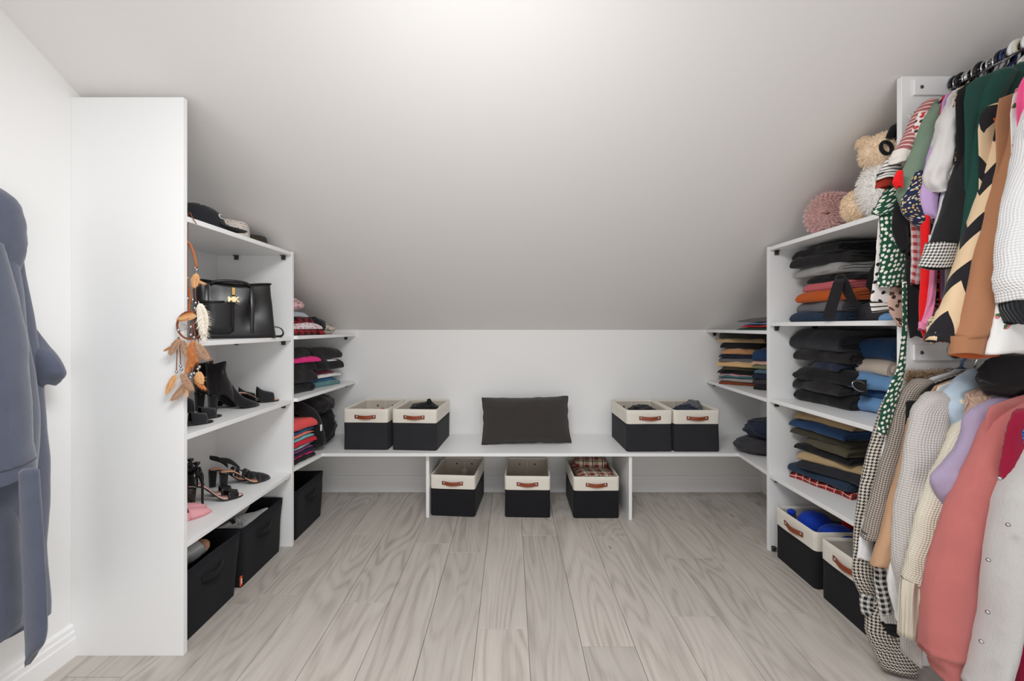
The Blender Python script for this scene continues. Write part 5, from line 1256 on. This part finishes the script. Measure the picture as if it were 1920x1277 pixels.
garment('camel_coat', 'camel coat sleeve between the checked blazer and the grey waffle sweater', 'coat', 1.265, LH, f_camel2, [(785, 1700, 1728), (860, 1686, 1718), (930, 1666, 1702), (1000, 1648, 1686), (1060, 1629, 1666)], .020, 37, .35, .182, .03, group=GL, hang=('white', 'white hanger holding the camel coat on the lower rod', .0058, .024))
garment('white_tee', 'white tee hanging below the grey waffle sweater sleeve', 'shirt', 1.255, LH, cl('tee_white', 228, 227, 226, fuzz=.04), [(1030, 1660, 1694), (1100, 1664, 1704), (1165, 1680, 1716)], .012, 38, .38, .175, group=GL)
garment('grey_waffle_sweater', 'light grey waffle knit sweater with a long sleeve, middle of the lower rod', 'sweater', 1.238, LH, f_gwaf, [(744, 1724, 1796), (768, 1708, 1788), (820, 1697, 1776), (880, 1685, 1762), (960, 1675, 1750), (1040, 1668, 1738), (1100, 1674, 1732), (1150, 1684, 1728), (1235, 1690, 1726)], .032, 39, .34, .19, .03, group=GL, bodyb=.013, hang=('white', 'white hanger holding the grey waffle sweater', .0058, .024))
garment('blue_sweater', 'pale blue sweater with a looped sleeve behind the cream knit', 'sweater', 1.218, LH, f_lb, [(700, 1805, 1868), (718, 1782, 1856), (742, 1766, 1838), (770, 1760, 1822), (800, 1772, 1812), (840, 1776, 1806)], .026, 40, .42, .170, .05, wr=.12, group=GL, bodyb=.010, hang=('chrome', 'chrome wire hanger holding the pale blue sweater'))
garment('cream_sweater', 'cream openwork knit sweater with a deep ribbed hem', 'sweater', 1.196, LH, f_cream, [(765, 1802, 1860), (825, 1770, 1842), (900, 1738, 1812), (970, 1714, 1788), (1040, 1699, 1772), (1090, 1690, 1762)], .032, 41, .36, .158, .05, k=4, drop=0.03, cuffrib=15, group=GL, bodyb=.012,
        cuff=[(1086, 1689, 1760), (1110, 1686, 1754), (1150, 1684, 1748), (1193, 1682, 1742)], cuffmat=f_creamrib)
garment('beige_sweater', 'beige ribbed sweater shoulder between the pale blue and lilac knits', 'sweater', 1.182, LH, f_bei, [(728, 1832, 1920), (746, 1812, 1905), (775, 1806, 1880), (815, 1802, 1860)], .028, 42, .45, .160, .03, drop=0.01, group=GL, bodyb=.010)
garment('lilac_sweater', 'lilac knit sweater with a bent sleeve beside the coral one', 'sweater', 1.160, LH, f_lil2, [(752, 1842, 1920), (782, 1806, 1896), (830, 1793, 1872), (868, 1766, 1850), (896, 1744, 1832), (930, 1754, 1812), (964, 1768, 1796)], .028, 43, .42, .182, .05, drop=0.045, group=GL, bodyb=.011)
garment('coral_sweater', 'coral pink knit sweater with a wide drooping sleeve, near end of the lower rod', 'sweater', 1.120, LH, f_coral, [(752, 1888, 1985), (786, 1846, 1968), (840, 1822, 1944), (900, 1792, 1918), (970, 1764, 1896), (1050, 1740, 1876), (1130, 1723, 1858), (1180, 1722, 1846), (1222, 1719, 1832)], .046, 44, .36, .172, .045, k=3, wr=.08, drop=0.035, group=GL, bodyb=.014,
        cuff=[(1215, 1720, 1826), (1240, 1734, 1808), (1266, 1746, 1788)], cuffmat=f_coral)
garment('black_trousers', 'black satin trousers folded over a hanger above the knitwear', 'trousers', 1.150, LH, f_satin, [(700, 1832, 1960), (712, 1829, 1960), (728, 1838, 1960), (743, 1848, 1960)], .016, 45, amp=.02, k=2, group=GL, nm='folded_leg', wr=.02, extra=[('waistband', f_bla, [(678, 1846, 1962), (692, 1834, 1962), (710, 1832, 1962), (722, 1850, 1962)], .022, False, 1.138)])
garment('crimson_sweater', 'crimson knit sweater with a blue crochet flower, beside the coral one', 'sweater', 1.066, LH, f_crim, [(775, 1896, 1960), (805, 1886, 1955), (845, 1880, 1940), (900, 1872, 1930)], .018, 46, .45, .140, drop=0.05, group=GL, extra=[('crochet_flower', f_croch, [(785, 1905, 1950), (808, 1890, 1940), (830, 1893, 1930)], .022, False)])
pc = garment('pearl_cardigan', 'pale grey fuzzy cardigan dotted with pearls, nearest on the lower rod', 'cardigan', 1.036, LH, f_fuz, [(800, 1926, 2010), (835, 1908, 2000), (870, 1890, 1990), (930, 1862, 1975), (1000, 1846, 1955), (1100, 1832, 1935), (1180, 1827, 1915), (1240, 1815, 1898), (1300, 1800, 1885)], .050, 47, .36, .150, .03, k=2, drop=0.07, group=GL, bodyb=.016)
for px, py in ((1874, 897), (1890, 984), (1853, 1050), (1852, 1148), (1840, 1203)):
    Z = 1.036-.043; MB().ell(DP(px, py, Z), (.0048, .0048, .0048), 12, 8).build('pearl', M['silver'], pc)
garment('magenta_jacket', 'magenta fuzzy jacket edge at the right border of the photo', 'jacket', 1.012, LH, f_mag, [(960, 1935, 2000), (1060, 1914, 1995), (1130, 1906, 1990), (1200, 1896, 1980), (1300, 1895, 1970)], .030, 48, .32, .125, .05, drop=0.1, group=GL, bodyb=.013)
fc = thing('fur_collar_coat', 'brown coat with a fur collar behind the checked blazer', 'coat', (XR, 1.345, LH-.06), 0, GL)
body_mesh(1.347, LH, .55, .165, .008, 50).build('body', cl('fur_brown', 140, 112, 84, fuzz=.2), fc)
m = MB(); fur(m, lambda r: (Vector((XR-.165+r.random()*.15, 1.345+r.uniform(-.012, .012), LH-.112+r.uniform(-.012, .012)+.04*r.random())), Vector((-.3, -.5, .8)).normalized()), 3600, .013, .0009, 9)
o = m.build('fur_collar', cl('fur_brown2', 176, 148, 116, fuzz=.3), fc, smooth=False); o['kind'] = 'stuff'

# ------------------------------------------------------------------ bathrobe on the left wall
f_robe = C('robe_fleece', rgb(84, 89, 106), knit='fuzzy', ks=.6, fuzz=.3, sheen=.4)
ro = thing('bathrobe', 'slate blue fleece bathrobe hanging on the left wall', 'robe', (-1.40, 1.15, 1.2))
def rdrape(nm, rows, Z, b, seed, amp=.03, k=3, hollow=True, wr=.05, n=40):
    lim = VX-1.462*F/Z                       # stay on the room side of the wall
    rows = [(y, max(a, lim), c) for y, a, c in rows]
    return drape_mesh(rows, Z, b, seed, amp, k, n, 36, True, hollow, None, 0, wr).build(nm, f_robe, ro)
rdrape('hood', [(352, -90, 6), (366, -90, 26), (390, -90, 40), (430, -90, 46), (470, -90, 44), (505, -90, 32)], 1.16, .085, 1, .02)
rdrape('back_panel', [(440, -90, 36), (520, -90, 48), (600, -90, 62), (700, -90, 76), (800, -90, 84), (880, -90, 90), (980, -90, 88), (1060, -90, 84), (1160, -90, 94), (1168, -80, 95)], 1.215, .060, 2, .012, 4)
rdrape('rear_sleeve', [(610, 40, 62), (640, 46, 84), (662, 56, 106), (690, 64, 123), (706, 70, 123), (722, 78, 104)], 1.265, .030, 3, .01, 2, wr=.02)
rdrape('front_panel', [(430, -120, 18), (520, -120, 36), (620, -120, 46), (740, -120, 64), (860, -120, 68), (980, -120, 52), (1080, -120, 38), (1180, -120, 16), (1206, -120, 8)], 1.150, .080, 4, .015, 4)
rdrape('sleeve', [(450, -95, 2), (500, -100, 18), (580, -105, 34), (660, -110, 50), (740, -110, 62), (820, -110, 68), (876, -110, 72)], 1.095, .085, 5, .012, 2)
rdrape('sleeve_cuff', [(868, -112, 74), (888, -112, 75), (906, -112, 74)], 1.095, .090, 6, .006, 2, True, .01, 10)
rdrape('skirt_fold', [(900, -60, 26), (1000, -60, 32), (1100, -60, 42), (1170, -60, 46), (1200, -60, 42)], 1.12, .060, 7, .03, 3)
rdrape('belt_tail', [(884, 34, 74), (960, 37, 79), (1050, 40, 85), (1140, 43, 90), (1200, 46, 88), (1228, 47, 72), (1246, 47, 56)], 1.085, .014, 8, .03, 2, False, .04)
hk = thing('wall_hook', 'wall hook that carries the slate blue bathrobe', 'hook', (WL, 1.14, 1.50))
MB().box(WL+.0005, WL+.008, 1.115, 1.165, 1.42, 1.49).build('plate', M['steel'], hk, smooth=False, bevel=.002)
MB().tube([(WL+.006, 1.14, 1.44), (WL+.04, 1.14, 1.435), (WL+.06, 1.14, 1.445), (WL+.065, 1.14, 1.46)], .006, 8).build('arm', M['steel'], hk)
